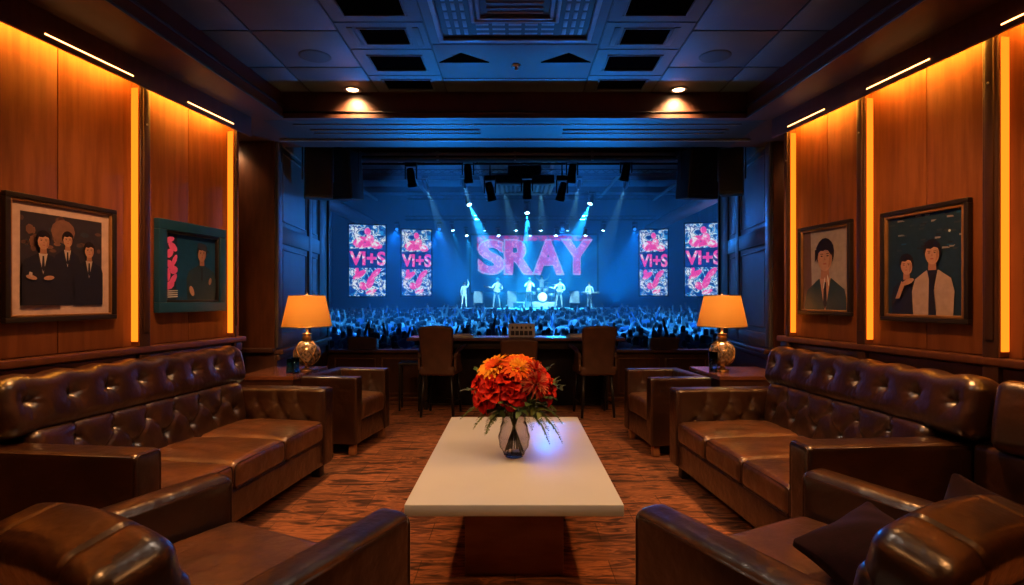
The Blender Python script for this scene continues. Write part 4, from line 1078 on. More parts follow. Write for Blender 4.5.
glass_thing(-2.06, 5.13, 0.034, 0.030, 0.13, 'glass_blue', 'small blue glass standing left of the left lamp, the left one', grp='blue glasses by the left lamp')
glass_thing(-2.00, 5.10, 0.030, 0.036, 0.145, 'glass_blue', 'blue glass standing against the base of the left lamp', grp='blue glasses by the left lamp')
glass_thing(1.84, 5.20, 0.038, 0.042, 0.19, 'glass_clear', 'tall clear water glass standing left of the right lamp')
q = MB(); q.lathe([(0, 0.0), (0.034, 0.0), (0.036, 0.10), (0, 0.10)], 20); o = q.build('water', 'glass_blue'); o.location = (1.84, 5.20, 0.732); tag(o, 'blue drink filling half of the tall clear glass', 'drink')

# ------------------------------------------------------------------ bar desk, chairs, stool
dk = empty('desk', (0.012, 7.20, 0), 0, 'long dark bar counter with glossy top facing the stage', 'counter')
q = MB(); q.rbox((0, 0, 0.895), (2.72, 0.46, 0.04), 0.008, k=2); q.build('counter_top', 'desk_top', dk)
q = MB(); q.rbox((0, 0.17, 0.44), (2.30, 0.04, 0.87), 0.004, k=1); q.build('front_panel', 'desk_body', dk)
for s_ in (-1, 1):
    q = MB(); q.rbox((s_ * 1.14, 0.03, 0.4375), (0.05, 0.32, 0.875), 0.004, k=1); q.build('side_panel', 'desk_body', dk)
q = MB(); q.rbox((0, 0.02, 0.82), (2.26, 0.34, 0.10), 0.004, k=1); q.build('apron', 'desk_body', dk)
def bar_chair(loc, rz, label, h=1.09, group='high-backed chairs at the counter', name='bar_chair', cat='chair', arms=True, seat=0.60, legs_h=None, W=0.43):
    """faces +y: the back is at -y"""
    root = empty(name, loc, rz, label, cat, group)
    def dseat(p, n_): return p + Vector((0, 0, 0.015 * math.cos(min(1, abs(p.x) / (W / 2)) * 1.4))) if n_.z > 0.3 else p
    q = MB(); q.rbox((0, 0, seat - 0.05), (W, 0.46, 0.11), 0.035, (6, 6, 1), k=3, disp=dseat); q.build('seat', 'chair_hide', root)
    bh = h - seat + 0.10
    def dback(p, n_):
        t = (p.z + bh / 2) / bh
        x = p.x * (0.88 + 0.14 * t); return Vector((x, p.y - 0.09 * t * t + 0.35 * x * x, p.z - 0.10 * (x / W) ** 2 * t))
    q = MB(); q.rbox((0, -0.20, h - bh / 2), (W - 0.02, 0.07, bh), 0.030, (12, 1, 12), k=3, disp=dback); bk = q.build('backrest', 'chair_hide', root)
    if arms:
        for s_ in (-1, 1):
            q = MB(); q.tube([(s_ * (W / 2 - 0.01), -0.20, seat + 0.10), (s_ * (W / 2 + 0.02), -0.10, seat + 0.19), (s_ * (W / 2 + 0.045), 0.02, seat + 0.22), (s_ * (W / 2 + 0.05), 0.18, seat + 0.225)], [0.022, 0.024, 0.024, 0.020], 8); q.build('armrest', 'leather', root)
            q = MB(); q.prism([(-0.20, seat - 0.04), (0.10, seat - 0.04), (0.02, seat + 0.16), (-0.20, seat + 0.16)], -0.012, 0.012, M=Matrix(((0, 0, 1, s_ * (W / 2 + 0.005)), (1, 0, 0, 0), (0, 1, 0, 0), (0, 0, 0, 1)))); q.build('arm_panel', 'chair_hide', root)
    for sx in (-1, 1):
        for sy in (-1, 1):
            q = MB(); q.tube([(sx * (W / 2 - 0.05), sy * 0.17, seat - 0.10), (sx * (W / 2 - 0.02), sy * 0.205, 0)], [0.022, 0.017], 8); q.build('leg', 'black_metal', root)
    if seat > 0.5:
        q = MB(); z = 0.16; a = W / 2 - 0.03
        q.tube([(-a, -0.19, z), (a, -0.19, z), (a, 0.19, z), (-a, 0.19, z)], 0.009, 6, closed=True); q.build('footrest', 'black_metal', root)
    return root
bc = bar_chair((-0.895, 6.80, 0), R(-7), 'high-backed brown chair at the left end of the counter')
copy_tree(bc, loc=(0.955, 6.80, 0), rz=R(7), label='high-backed brown chair at the right end of the counter')
mid = bar_chair((0.05, 6.82, 0), 0, 'lower-backed brown chair at the middle of the counter behind the flowers', h=0.935, group='high-backed chairs at the counter', arms=False, seat=0.56, W=0.46)
tc_ = bar_chair((-2.17, 8.25, 0), 0, 'low dark chair beyond the ledge, near the left screens', h=0.865, name='terrace_chair', group='low chairs beyond the ledge', seat=0.45, arms=False, W=0.46)
copy_tree(tc_, loc=(2.12, 8.25, 0), label='low dark chair beyond the ledge, near the right screens')
st = empty('stool', (-1.33, 7.12, 0), R(4), 'small black metal stool left of the high-backed chair', 'stool')
q = MB(); q.rbox((0, 0, 0.585), (0.28, 0.28, 0.035), 0.012); q.build('seat', 'black', st)
for sx in (-1, 1):
    for sy in (-1, 1):
        q = MB(); q.rbox((sx * 0.12, sy * 0.12, 0.285), (0.024, 0.024, 0.57), 0.004, k=1); q.build('leg', 'black_metal', st)
q = MB()
for s_ in (-1, 1): q.rbox((s_ * 0.12, 0, 0.15), (0.016, 0.22, 0.016), 0.003, k=1)
q.build('stretcher', 'black_metal', st)
# photo card and papers on the counter
pc = bpy.data.objects.new('photo_card', None); COL.objects.link(pc); pc.location = (0.085, 7.17, 0.915); tag(pc, 'white-bordered photo card standing upright on the counter', 'photo card')
q = MB(); q.rbox((0, 0, 0.085), (0.34, 0.012, 0.17), 0.003, k=1, rot=(R(-6), 0, 0)); q.build('card', 'paper', pc)
q = MB(); rr = random.Random(3)
for k in range(5):
    cx = -0.115 + k * 0.057
    q.add([(cx - 0.025, -0.0145, 0.02), (cx + 0.025, -0.0145, 0.02), (cx + 0.022, -0.0145 + .010, 0.095), (cx - 0.022, -0.0145 + .010, 0.095)], [(0, 1, 2, 3)], 0)
    q.ell((cx, -0.002, 0.118), (0.014, 0.008, 0.018), 8, 6, 0)
q.build('printed_figures', 'ink', pc)
q = MB(); q.rbox((0, 0.045, 0.05), (0.06, 0.07, 0.10), 0.003, k=1); q.build('stand', 'black', pc)
for s_, x in ((-1, -0.66), (1, 0.80)):
    for k in range(3):
        q = MB(); q.rbox((0, 0, 0), (0.26 - 0.02 * k, 0.18, 0.012), 0.003, k=1); o = q.build('booklet', 'paper'); o.location = (x + 0.006 * k * s_, 7.17, 0.9215 + 0.0125 * k); o.rotation_euler = (0, 0, R(rnd.uniform(-14, 14)))
        tag(o, '%s pale booklet in the small stack at the %s end of the counter' % (('bottom', 'middle', 'top')[k], 'left' if s_ < 0 else 'right'), 'booklet', 'booklets on the counter')

# hanging loudspeakers at the opening
def hang_speaker(x, y, z, w, h, dpt, rz, tilt, lab):
    root = empty('hanging_speaker', (x, y, z), rz, lab, 'speaker', 'black loudspeakers hung beside the opening')
    q = MB(); sh = lambda p, n_: Vector((p.x * (1 - 0.10 * (p.y / dpt + 0.5)), p.y, p.z))
    q.rbox((0, 0, 0), (w, dpt, h), 0.015, (1, 2, 1), k=2, disp=sh, rot=(R(tilt), 0, 0)); q.build('cabinet', 'black', root)
    q = MB(); q.rbox((0, -dpt / 2 - 0.004, 0), (w * 0.9, 0.012, h * 0.92), 0.005, k=1, rot=(R(tilt), 0, 0)); q.build('grille', 'black_metal', root)
    q = MB(); q.tube([(-w / 2 - 0.012, 0, -0.08), (-w / 2 - 0.012, 0, h / 2 + 0.04), (w / 2 + 0.012, 0, h / 2 + 0.04), (w / 2 + 0.012, 0, -0.08)], 0.010, 6); q.tube([(0, 0, h / 2 + 0.04), (0, 0, 3.5 - z)], 0.018, 8); q.build('bracket', 'black_metal', root)
    return root
hang_speaker(-2.20, 7.15, 2.97, 0.42, 0.60, 0.36, R(-12), 8, 'black box loudspeaker hanging at the left edge of the opening')
hang_speaker(-2.20, 6.25, 2.80, 0.30, 0.56, 0.26, R(25), 4, 'dark loudspeaker on the left panelled side wall')
hang_speaker(2.47-0.16, 7.10, 2.97, 0.42, 0.60, 0.36, R(12), 8, 'black box loudspeaker hanging at the right edge of the opening')
hang_speaker(2.40, 6.20, 2.80, 0.26, 0.50, 0.26, R(-25), 4, 'dark loudspeaker on the right panelled side wall')

# ------------------------------------------------------------------ terrace beyond the ledge
m = MB(); m.box((0, 8.55, -0.06), (7.0, 1.45, 0.12)); m.box((0, 9.2, -0.7), (7.0, 0.12, 1.4)); struct('floor_terrace', m, 'arena_floor')

# ------------------------------------------------------------------ arena
def shell(c, d): q = MB(); q.box(c, d); return q
ZA = 9.0; XA = 14.5; YA = 41.0
struct('wall_arena_far', shell((0, YA + .1, 3.5), (2 * XA, 0.2, 12)), 'arena_wall')
struct('wall_arena_left', shell((-XA - .1, 24.5, 3.5), (0.2, 33, 12)), 'arena_wall')
struct('wall_arena_right', shell((XA + .1, 24.5, 3.5), (0.2, 33, 12)), 'arena_wall')
struct('ceiling_arena', shell((0, 24.5, ZA + .1), (2 * XA, 33, 0.2)), 'arena_wall')
def zfl(y): return -1.12 + (y - 10) * 0.013
m = MB(); m.add([(-XA, 9.3, zfl(9.3)), (XA, 9.3, zfl(9.3)), (XA, YA, zfl(YA)), (-XA, YA, zfl(YA))], [(0, 1, 2, 3)]); struct('floor_arena', m, 'arena_floor')
struct('wall_facade', shell((0, 8.9, 6.6), (2 * XA, 0.3, 5.6)), 'black')
for s_ in (-1, 1): struct('wall_facade_' + ('left' if s_ < 0 else 'right'), shell((s_ * 9.0, 8.9, 1.5), (11.0, 0.3, 6.0)), 'black')
# ribs on the arena ceiling and side ducts
for k in range(7):
    q = MB(); q.box((0, 14 + 4 * k, ZA - 0.2), (2 * XA, 0.3, 0.4)); trim(q, 'black_metal')
for x in (-10, -6, -2, 2, 6, 10):
    q = MB(); q.box((x, 25, ZA - 0.45), (0.16, 31, 0.12)); trim(q, 'vent')
for s_ in (-1, 1):
    q = MB(); q.tube([(s_ * 9.5, 12, 6.3), (s_ * 9.5, 40, 6.3)], 0.35, 14); tag(q.build('air_duct', 'vent'), 'round duct running towards the stage under the %s arena roof' % ('left' if s_ < 0 else 'right'), 'duct', 'ducts under the arena roof')
    for k, yy in enumerate((29.0, 33.5, 37.5)):
        q = MB(); q.box((s_ * 12.6, yy, 3.2), (0.5, 0.5, 8.6)); trim(q, 'arena_wall')

# text helper
def text_mesh(body, size, offset=0.0, extrude=0.0, spacing=1.0):
    cu = bpy.data.curves.new('lettering', 'FONT'); cu.body = body; cu.size = size; cu.offset = offset; cu.extrude = extrude; cu.space_character = spacing
    cu.align_x = 'CENTER'; cu.align_y = 'CENTER'; cu.resolution_u = 6
    o = bpy.data.objects.new('tmp_text', cu); COL.objects.link(o)
    bpy.context.view_layer.update()
    dg = bpy.context.evaluated_depsgraph_get(); me = bpy.data.meshes.new_from_object(o.evaluated_get(dg))
    bpy.data.objects.remove(o); bpy.data.curves.remove(cu)
    return me
def put_text(body, size, mats, parent, M, fit=None, offset=0.0, name='lettering', spacing=1.0):
    me = text_mesh(body, size, offset, 0.0, spacing); me.name = name; me.materials.clear(); me.materials.append(MATS[mats])
    if fit:
        xs = [v.co.x for v in me.vertices]; ys = [v.co.y for v in me.vertices]; w, h = max(xs) - min(xs), max(ys) - min(ys); cx, cy = (max(xs) + min(xs)) / 2, (max(ys) + min(ys)) / 2
        for v in me.vertices: v.co.x = (v.co.x - cx) / w * fit[0]; v.co.y = (v.co.y - cy) / h * fit[1]
    o = bpy.data.objects.new(name, me); COL.objects.link(o); o.parent = parent; o.matrix_local = M
    return o
RX = Matrix.Rotation(R(90), 4, 'X')
# main screen behind the stage
ms = empty('stage_screen', (1.3, 38.3, 4.25), 0, 'wide blue LED wall behind the band reading SRAY', 'screen')
q = MB(); q.box((0, 0.06, -0.45), (8.6, 0.10, 3.9)); q.build('screen_panel', 'led_wall', ms)
q = MB(); q.box((-0.0, -0.01, 1.30), (7.8, 0.02, 0.36)); q.box((-3.62, -0.012, 0.95), (0.55, 0.02, 1.0)); q.build('pink_graphic_band', 'led_pinkband', ms)
q = MB(); q.box((0, 0.16, -0.45), (8.9, 0.10, 4.2)); q.build('screen_frame', 'black_metal', ms)
xs_ = [-2.92, -1.02, 0.98, 2.92]; ws_ = [1.72, 1.95, 2.05, 2.05]
for ch, x_, w_ in zip('SRAY', xs_, ws_):
    put_text(ch, 2, 'led_outline', ms, Matrix.Translation((x_, -0.06, 0.02)) @ RX, fit=(w_ + 0.16, 2.46), offset=0.10, name='letter_outline')
    put_text(ch, 2, 'led_letters', ms, Matrix.Translation((x_, -0.10, 0.02)) @ RX, fit=(w_ - 0.06, 2.24), offset=0.085, name='letter')
# tall side screens
def side_screen(x0, x1, y, z0, z1, rz, lab):
    w = abs(x1 - x0); h = z1 - z0
    root = empty('tall_screen', ((x0 + x1) / 2, y, (z0 + z1) / 2), rz, lab, 'screen', 'tall screens beside the stage')
    q = MB(); q.box((0, 0.12, 0), (w + 0.16, 0.16, h + 0.16)); q.build('housing', 'black_metal', root)
    q = MB(); q.box((0, 0.02, 0), (w, 0.05, h)); q.build('screen_panel', 'led_collage', root)
    q = MB(); q.box((0, -0.012, 0.03 * h), (w, 0.02, h * 0.27)); q.build('screen_band', 'led_navy', root)
    for shapes in (((-.22, .27, .20, .055, 30), (.05, .30, .13, .07, -30), (.22, .22, .20, .05, -15), (-.10, .215, .26, .035, 5), (.0, .41, .09, .05, 10)),
                   ((-.22, -.20, .22, .04, 35), (.08, -.30, .10, .10, -20), (.22, -.18, .20, .04, 45), (-.12, -.36, .13, .05, -40), (.10, -.44, .16, .03, 20), (-.30, -.15, .12, .03, 80))):
        q = MB()
        for (cx, cz, a, b, t) in shapes:
            o = oval(cx * w, cz * h, a * w, b * h, 10, tilt=t); q.add([(p[0], -0.016, p[1]) for p in o], [tuple(range(len(o)))], 0)
        q.build('pink_graphic', 'led_collage_pink', root)
    put_text('VI+S', 1, 'led_collage_pink', root, Matrix.Translation((0, -0.030, 0.03 * h)) @ RX, fit=(w * 1.0, h * 0.20), offset=0.035)
    return root
side_screen(-8.84, -6.96, 30, 1.56, 5.36, R(14), 'outer tall screen left of the stage, reading VI+S in pink')
side_screen(-6.66, -4.95, 33, 1.62, 5.47, R(10), 'inner tall screen left of the stage, reading VI+S in pink')
side_screen(7.37, 8.96, 33, 1.62, 5.47, R(-10), 'inner tall screen right of the stage, reading VI+S in pink')
side_screen(9.16, 11.03, 30, 1.56, 5.45, R(-14), 'outer tall screen right of the stage, reading VI+S in pink')

# stage
YSG = 34.2; ZSG = 0.82
sg = empty('stage', (0.8, YSG, 0), 0, 'low lit stage platform across the far end of the arena', 'stage')
q = MB(); q.rbox((0, 2.2, ZSG - 0.08), (14, 5.2, 0.16), 0.02, k=1); q.build('deck', 'stage_deck', sg)
q = MB(); q.box((0, -0.3, ZSG - 0.85), (14, 0.1, 1.4)); q.build('front_skirt', 'black', sg)
q = MB(); q.rbox((0.6, 2.6, ZSG + 0.20), (2.6, 2.0, 0.4), 0.02, k=1); q.build('drum_riser', 'stage_deck', sg)

# ---- people
def skin_person(J, E, rad, name, mats, assign, sub=1, decimate=None):
    me = bpy.data.meshes.new(name); keys = list(J.keys())
    me.from_pydata([J[k] for k in keys], [(keys.index(a), keys.index(b)) for a, b in E], [])
    o = bpy.data.objects.new('tmp_person', me); COL.objects.link(o)
    md = o.modifiers.new('Skin', 'SKIN'); md.use_smooth_shade = True
    sk = me.skin_vertices[0].data if me.skin_vertices else None
    if sk is None:
        bpy.context.view_layer.objects.active = o; sk = me.skin_vertices[0].data
    for i, k in enumerate(keys):
        r = rad.get(k, 0.05); sk[i].radius = r if isinstance(r, tuple) else (r, r); sk[i].use_root = (k == 'pelvis')
    if sub:
        s = o.modifiers.new('Sub', 'SUBSURF'); s.levels = sub; s.render_levels = sub
    if decimate:
        dd = o.modifiers.new('Dec', 'DECIMATE'); dd.ratio = decimate
    bpy.context.view_layer.update()
    dg = bpy.context.evaluated_depsgraph_get(); out = bpy.data.meshes.new_from_object(o.evaluated_get(dg))
    bpy.data.objects.remove(o)
    out.name = name; out.materials.clear()
    for m_ in mats: out.materials.append(MATS[m_])
    for p in out.polygons: p.material_index = assign(p.center); p.use_smooth = True
    return out
def body(arm='down', lean=0.0, hips=0.0, flip=1):
    J = dict(pelvis=(0, 0, 0.93), belly=(0, 0.01, 1.08), chest=(hips * .4, 0.01 + lean * .3, 1.27), collar=(hips * .4, 0.0 + lean * .4, 1.42), neck=(hips * .4, 0.01 + lean * .45, 1.50), head=(hips * .4, 0.02 + lean * .5, 1.60), crown=(hips * .4, 0.015 + lean * .5, 1.69))
    E = [('pelvis', 'belly'), ('belly', 'chest'), ('chest', 'collar'), ('collar', 'neck'), ('neck', 'head'), ('head', 'crown')]
    rad = dict(pelvis=(0.15, 0.11), belly=(0.135, 0.10), chest=(0.165, 0.11), collar=(0.11, 0.08), neck=0.052, head=(0.080, 0.092), crown=(0.060, 0.070))
    for s, sd in ((-1, 'l'), (1, 'r')):
        J['hip' + sd] = (s * 0.09, 0, 0.86); J['knee' + sd] = (s * 0.11 + hips * s * .3, 0.02, 0.49); J['ankle' + sd] = (s * 0.12 + hips * s * .5, -0.01, 0.09); J['toe' + sd] = (s * 0.13 + hips * s * .5, 0.13, 0.035)
        E += [('pelvis', 'hip' + sd), ('hip' + sd, 'knee' + sd), ('knee' + sd, 'ankle' + sd), ('ankle' + sd, 'toe' + sd)]
        rad['hip' + sd] = 0.088; rad['knee' + sd] = 0.058; rad['ankle' + sd] = 0.040; rad['toe' + sd] = (0.038, 0.028)
        cx = hips * .4
        J['sh' + sd] = (cx + s * 0.185, lean * .4, 1.39); rad['sh' + sd] = 0.062
        mode = arm if isinstance(arm, str) else arm[0 if s < 0 else 1]
        if mode == 'down': el, wr, ha = (s * 0.25, -0.02, 1.11), (s * 0.24, 0.06, 0.87), (s * 0.235, 0.09, 0.79)
        elif mode == 'up': el, wr, ha = (s * 0.27, 0.06, 1.60), (s * 0.21, 0.10, 1.84), (s * 0.20, 0.12, 1.93)
        elif mode == 'wide': el, wr, ha = (s * 0.40, 0.05, 1.52), (s * 0.50, 0.10, 1.76), (s * 0.53, 0.12, 1.85)
        elif mode == 'front': el, wr, ha = (s * 0.24, 0.12, 1.16), (s * 0.10, 0.32, 1.22), (s * 0.06, 0.38, 1.25)
        elif mode == 'phone': el, wr, ha = (s * 0.22, 0.18, 1.34), (s * 0.10, 0.28, 1.58), (s * 0.07, 0.29, 1.67)
        elif mode == 'neckhand': el, wr, ha = (s * 0.34, -0.10, 1.16), (s * 0.55, -0.24, 1.24), (s * 0.60, -0.28, 1.27)
        elif mode == 'strum': el, wr, ha = (s * 0.30, 0.0, 1.13), (s * 0.12, -0.20, 1.07), (s * 0.05, -0.24, 1.05)
        elif mode == 'mic': el, wr, ha = (s * 0.26, -0.14, 1.22), (s * 0.09, -0.22, 1.46), (s * 0.05, -0.21, 1.52)
        elif mode == 'keys': el, wr, ha = (s * 0.25, -0.06, 1.12), (s * 0.17, -0.30, 1.06), (s * 0.15, -0.38, 1.05)
        J['el' + sd], J['wr' + sd], J['ha' + sd] = [(cx + p[0], p[1] + lean * .4, p[2]) for p in (el, wr, ha)]
        rad['el' + sd] = 0.044; rad['wr' + sd] = 0.030; rad['ha' + sd] = (0.040, 0.024)
        E += [('collar', 'sh' + sd), ('sh' + sd, 'el' + sd), ('el' + sd, 'wr' + sd), ('wr' + sd, 'ha' + sd)]
    return J, E, rad
def assigner(J, back=True, face=1):
    """0 top, 1 trousers, 2 skin, 3 hair.  face = +1: the face looks along +y"""
    h = Vector(J['head'])
    def f(c):
        if (c - Vector(J['hal'])).length < 0.09 or (c - Vector(J['har'])).length < 0.09: return 2
        if c.z > h.z - 0.13 and abs(c.x - h.x) < 0.12 and abs(c.y - h.y) < 0.15:
            if c.z > h.z + 0.055 or (c.y - h.y) * face < 0.015 and c.z > h.z - 0.09: return 3
            return 2
        if c.z < 0.95 and abs(c.x) < 0.22: return 1
        return 0
    return f
TOPS = ['cloth_white', 'cloth_grey', 'cloth_black', 'cloth_blue', 'cloth_tan']
WORD = {'cloth_white': 'white', 'cloth_grey': 'grey', 'cloth_black': 'black', 'cloth_blue': 'blue', 'cloth_tan': 'tan'}
VAR = []
POSES = [('down', 'arms down'), ('up', 'both arms raised'), (('down', 'up'), 'one arm raised'), ('wide', 'arms spread high'), ('phone', 'hands held up before the face'), ('front', 'hands together in front')]
for i, (arm, words_) in enumerate(POSES):
    J, E, rad = body(arm, lean=0.03 * (i % 3), hips=0.04 * (i % 2))
    base = skin_person(J, E, rad, 'concertgoer', [TOPS[0], 'cloth_black', 'skin_tone', 'hair_dark'], assigner(J), sub=1)
    low = skin_person(J, E, rad, 'concertgoer_low', [TOPS[0], 'cloth_black', 'skin_tone', 'hair_dark'], assigner(J), sub=0)
    for tname in TOPS:
        me = base.copy(); me.materials[0] = MATS[tname]; VAR.append((me, low, tname, words_, i))
crowd = []
y = 10.2; r = random.Random(5)
while y < 33.0:
    hw = 0.37 * y + 0.8; step = 0.62
    x = -hw * 1.0 + r.uniform(0, step)
    while x < hw:
        crowd.append((x + r.uniform(-.04, .04), y + r.uniform(-.15, .15))); x += step * r.uniform(0.95, 1.2)
    y += 0.72 + (y - 12) * 0.010
crowd = [(x, y) for (x, y) in crowd if -0.37 * y < x < 0.365 * y]
front = crowd[:300]; rest = crowd[300:]
for (x, y) in front:
    k = r.choices(range(6), (7, 0.7, 1.2, 0.3, 2.5, 4))[0]; t = r.choice((0, 0, 1, 2, 2, 3, 4)); me, low, tn, wd, _ = VAR[k * 5 + t]
    o = bpy.data.objects.new('concertgoer', me); COL.objects.link(o); s = r.uniform(0.93, 1.07); o.scale = (s, s, s); o.location = (x, y, zfl(y)); o.rotation_euler = (0, 0, R(r.uniform(-16, 16)))
    tag(o, 'person in the standing crowd seen from behind, %s top, %s' % (WORD[tn], wd), 'person', 'standing concert crowd')
cm = MB(); mats_c = TOPS + ['skin_tone', 'hair_dark']
lows = {v[4]: v[1] for v in VAR}
cache = {k: ([v.co.copy() for v in me.vertices], [(tuple(p.vertices), p.material_index) for p in me.polygons]) for k, me in lows.items()}
for (x, y) in rest:
    k = r.choices(range(6), (7, 0.7, 1.2, 0.3, 2.5, 4))[0]; t = r.randrange(5); vs, fs = cache[k]; s = r.uniform(0.93, 1.07)
    M = Matrix.Translation((x, y, zfl(y))) @ Matrix.Rotation(R(r.uniform(-16, 16)), 4, 'Z') @ Matrix.Scale(s, 4); o = len(cm.v)
    cm.v += [tuple(M @ v) for v in vs]
    for f, mi in fs: cm.f.append(tuple(i + o for i in f)); cm.m.append((t, 2, 5, 6)[mi]); cm.s.append(True)
tag(cm.build('crowd', mats_c), 'mass of people filling the floor further towards the stage', 'crowd', kind='stuff')

# performers (they face the room, -y)
def performer(x, y, z, arm, lab, top, leg, rz=0, hips=0.12, lean=0.0, s=1.0, hairlen=0.0):
    J, E, rad = body(arm, lean, hips)
    # feet point to -y
    for sd in 'lr': J['toe' + sd] = (J['toe' + sd][0], -0.13, 0.035)
    root = empty('performer', (x, y, z), rz, lab, 'person', None)
    me = skin_person(J, E, rad, 'body', [top, leg, 'skin_tone', 'hair_dark'], assigner(J, face=-1), sub=2)
    o = bpy.data.objects.new('body', me); COL.objects.link(o); o.parent = root
    root.scale = (s, s, s)
    h = Vector(J['head']); q = MB(); q.ell((h.x, h.y + 0.02, h.z + 0.04), (0.098, 0.105, 0.10), 12, 8)
    if hairlen: q.ell((h.x, h.y + 0.07, h.z - 0.08), (0.09, 0.05, 0.14), 10, 8)
    q.build('hair', 'hair_dark', root)
    return root
def guitar(x, y, z, lab, rz=0.0):
    root = empty('electric_guitar', (x, y, z), rz, lab, 'guitar', 'guitars on stage')
    M = Matrix.Rotation(R(18), 4, 'Y')
    q = MB(); o = []
    for k in range(24):
        a = 2 * math.pi * k / 24; rr_ = 0.17 * (1 - 0.28 * math.cos(2 * a + math.pi) * 0.8) * (1 + 0.12 * math.cos(3 * a)); o.append((rr_ * math.cos(a) * 1.05, rr_ * math.sin(a) * 0.85))
    q.prism(o, -0.025, 0.025, M=M @ Matrix.Rotation(R(90), 4, 'X')); q.build('guitar_body', 'guitar_wood', root)
    q = MB(); q.box((-0.45, 0, 0.0), (0.62, 0.03, 0.05), M=M); q.rbox((-0.80, 0, 0.01), (0.14, 0.025, 0.08), 0.006, k=1, M=M); q.build('guitar_neck', 'wood_dark', root)
    return root
performer(0.85, 35.0, ZSG, 'mic', 'singer centre stage in a pale top holding a microphone', 'cloth_white', 'cloth_black', hips=0.12, s=1.10, hairlen=1)
q = MB(); q.tube([(0.0, 0, -0.10), (0, 0, 0.05)], 0.015, 8); q.ell((0, 0, 0.08), (0.03, 0.03, 0.035), 10, 8); o = q.build('microphone', 'black_metal'); o.location = (0.88, 34.73, ZSG + 1.70); tag(o, 'microphone in the hand of the singer centre stage', 'microphone')
performer(-1.15, 35.2, ZSG, ('neckhand', 'strum'), 'guitarist left of the singer in a white shirt', 'cloth_white', 'cloth_grey', rz=R(10), hips=0.15, s=1.08)
guitar(-1.15, 34.90, ZSG + 1.12, 'pale electric guitar held by the guitarist left of the singer', R(10))
performer(2.75, 35.0, ZSG, ('neckhand', 'strum'), 'bass player right of the drums in a white top', 'cloth_white', 'cloth_tan', rz=R(-10), hips=0.13, s=1.05)
guitar(2.75, 34.70, ZSG + 1.10, 'pale bass guitar held by the player right of the drums', R(-10))
performer(-3.2, 35.4, ZSG, ('down', 'up'), 'backing singer at the left end of the stage with one arm up', 'cloth_white', 'cloth_white', hips=0.05, s=0.95)
performer(4.7, 35.4, ZSG, 'keys', 'keyboard player at the right end of the stage', 'cloth_white', 'cloth_grey', hips=0.0, s=0.95)
performer(1.75, 36.6, ZSG + 0.4, 'wide', 'drummer behind the drum kit with both arms raised', 'cloth_grey', 'cloth_black', hips=0.0, s=1.0)
kb = empty('keyboard', (4.7, 34.95, ZSG), 0, 'stage keyboard on a crossed stand at the right end of the stage', 'keyboard')
q = MB(); q.rbox((0, 0, 0.98), (1.1, 0.3, 0.09), 0.01, k=1); q.build('key_bed', 'grey_metal', kb)
for s_ in (-1, 1):
    q = MB(); q.tube([(-0.35 * s_, 0, 0.94), (0.35 * s_, 0, 0)], 0.02, 6); q.build('leg', 'black_metal', kb)
dr = empty('drum_kit', (1.75, 35.9, ZSG + 0.4), 0, 'drum kit with cymbals on the riser behind the singer', 'drum kit')
q = MB(); M = Matrix.Translation((0, -0.1, 0.30)) @ Matrix.Rotation(R(90), 4, 'X'); q.lathe([(0, -0.2), (0.28, -0.2), (0.30, -0.18), (0.30, 0.18), (0.28, 0.2), (0, 0.2)], 24, M=M); q.build('bass_drum', 'paper', dr)
for (x_, z_, r_) in ((-0.22, 0.75, 0.15), (0.22, 0.75, 0.16), (0.60, 0.45, 0.20), (-0.58, 0.55, 0.17)):
    q = MB(); q.lathe([(0, -0.11), (r_, -0.11), (r_, 0.11), (0, 0.11)], 20, (x_, 0, z_)); q.tube([(x_, 0.1, 0), (x_, 0, z_ - 0.1)], 0.012, 6); q.build('drum', 'grey_metal', dr)
for (x_, z_) in ((-0.75, 1.05), (0.80, 1.10), (0.35, 1.22)):
    q = MB(); q.lathe([(0, 0.03), (0.05, 0.02), (0.24, 0), (0.05, 0.015), (0, 0.02)], 20, (x_, 0.1, z_)); q.tube([(x_, 0.1, z_), (x_, 0.15, 0)], 0.010, 6); q.build('cymbal', 'brass', dr)
for i, (x_, yy) in enumerate(((-2.2, 34.5), (3.7, 34.5), (0.2, 34.4), (-0.2, 36.8), (-2.4, 36.8), (3.9, 36.8))):
    q = MB(); q.prism([(-0.3, -0.2), (0.3, -0.2), (0.3, 0.2), (-0.3, 0.12)] , 0, 0.34 if i < 3 else 1.1); o = q.build('stage_monitor' if i < 3 else 'guitar_amplifier', 'black_metal' if i < 3 else 'grey_metal'); o.location = (x_, yy, ZSG)
    tag(o, ('low wedge speaker at the stage edge, %s' % ('left end', 'right end', 'near the singer')[i]) if i < 3 else 'tall amplifier cabinet at the rear of the stage, %s' % ('beside the drums', 'behind the guitarist', 'behind the bass player')[i - 3], 'speaker')

# ---- lighting rigs
BL = (0.002, 0.14, 0.85); CY = (0.02, 0.45, 1.0)
def truss(y, z, x0, x1, lab, r=0.03, g=0.28):
    q = MB()
    for (dy, dz) in ((0, 0), (g, 0), (g / 2, g * 0.87)): q.tube([(x0, y + dy, z + dz), (x1, y + dy, z + dz)], r, 6)
    n = int((x1 - x0) / (g * 1.6)); 
    for k in range(n):
        a = x0 + (x1 - x0) * k / n; b = x0 + (x1 - x0) * (k + 1) / n
        q.tube([(a, y, z), (b, y + g / 2, z + g * 0.87)], r * .5, 5); q.tube([(b, y + g, z), (a, y + g / 2, z + g * 0.87)], r * .5, 5)
    for a in (x0 + 0.5, x1 - 0.5): q.tube([(a, y + g / 2, z + g * .87), (a, y + g / 2, ZA - 0.01)], 0.012, 6)
    return tag(q.build('lighting_truss', 'black_metal'), lab, 'truss', 'lighting trusses')
truss(10.0, 3.86, -3.9, 3.9, 'black lighting truss nearest the room, hung with dark moving heads', 0.022, 0.2)
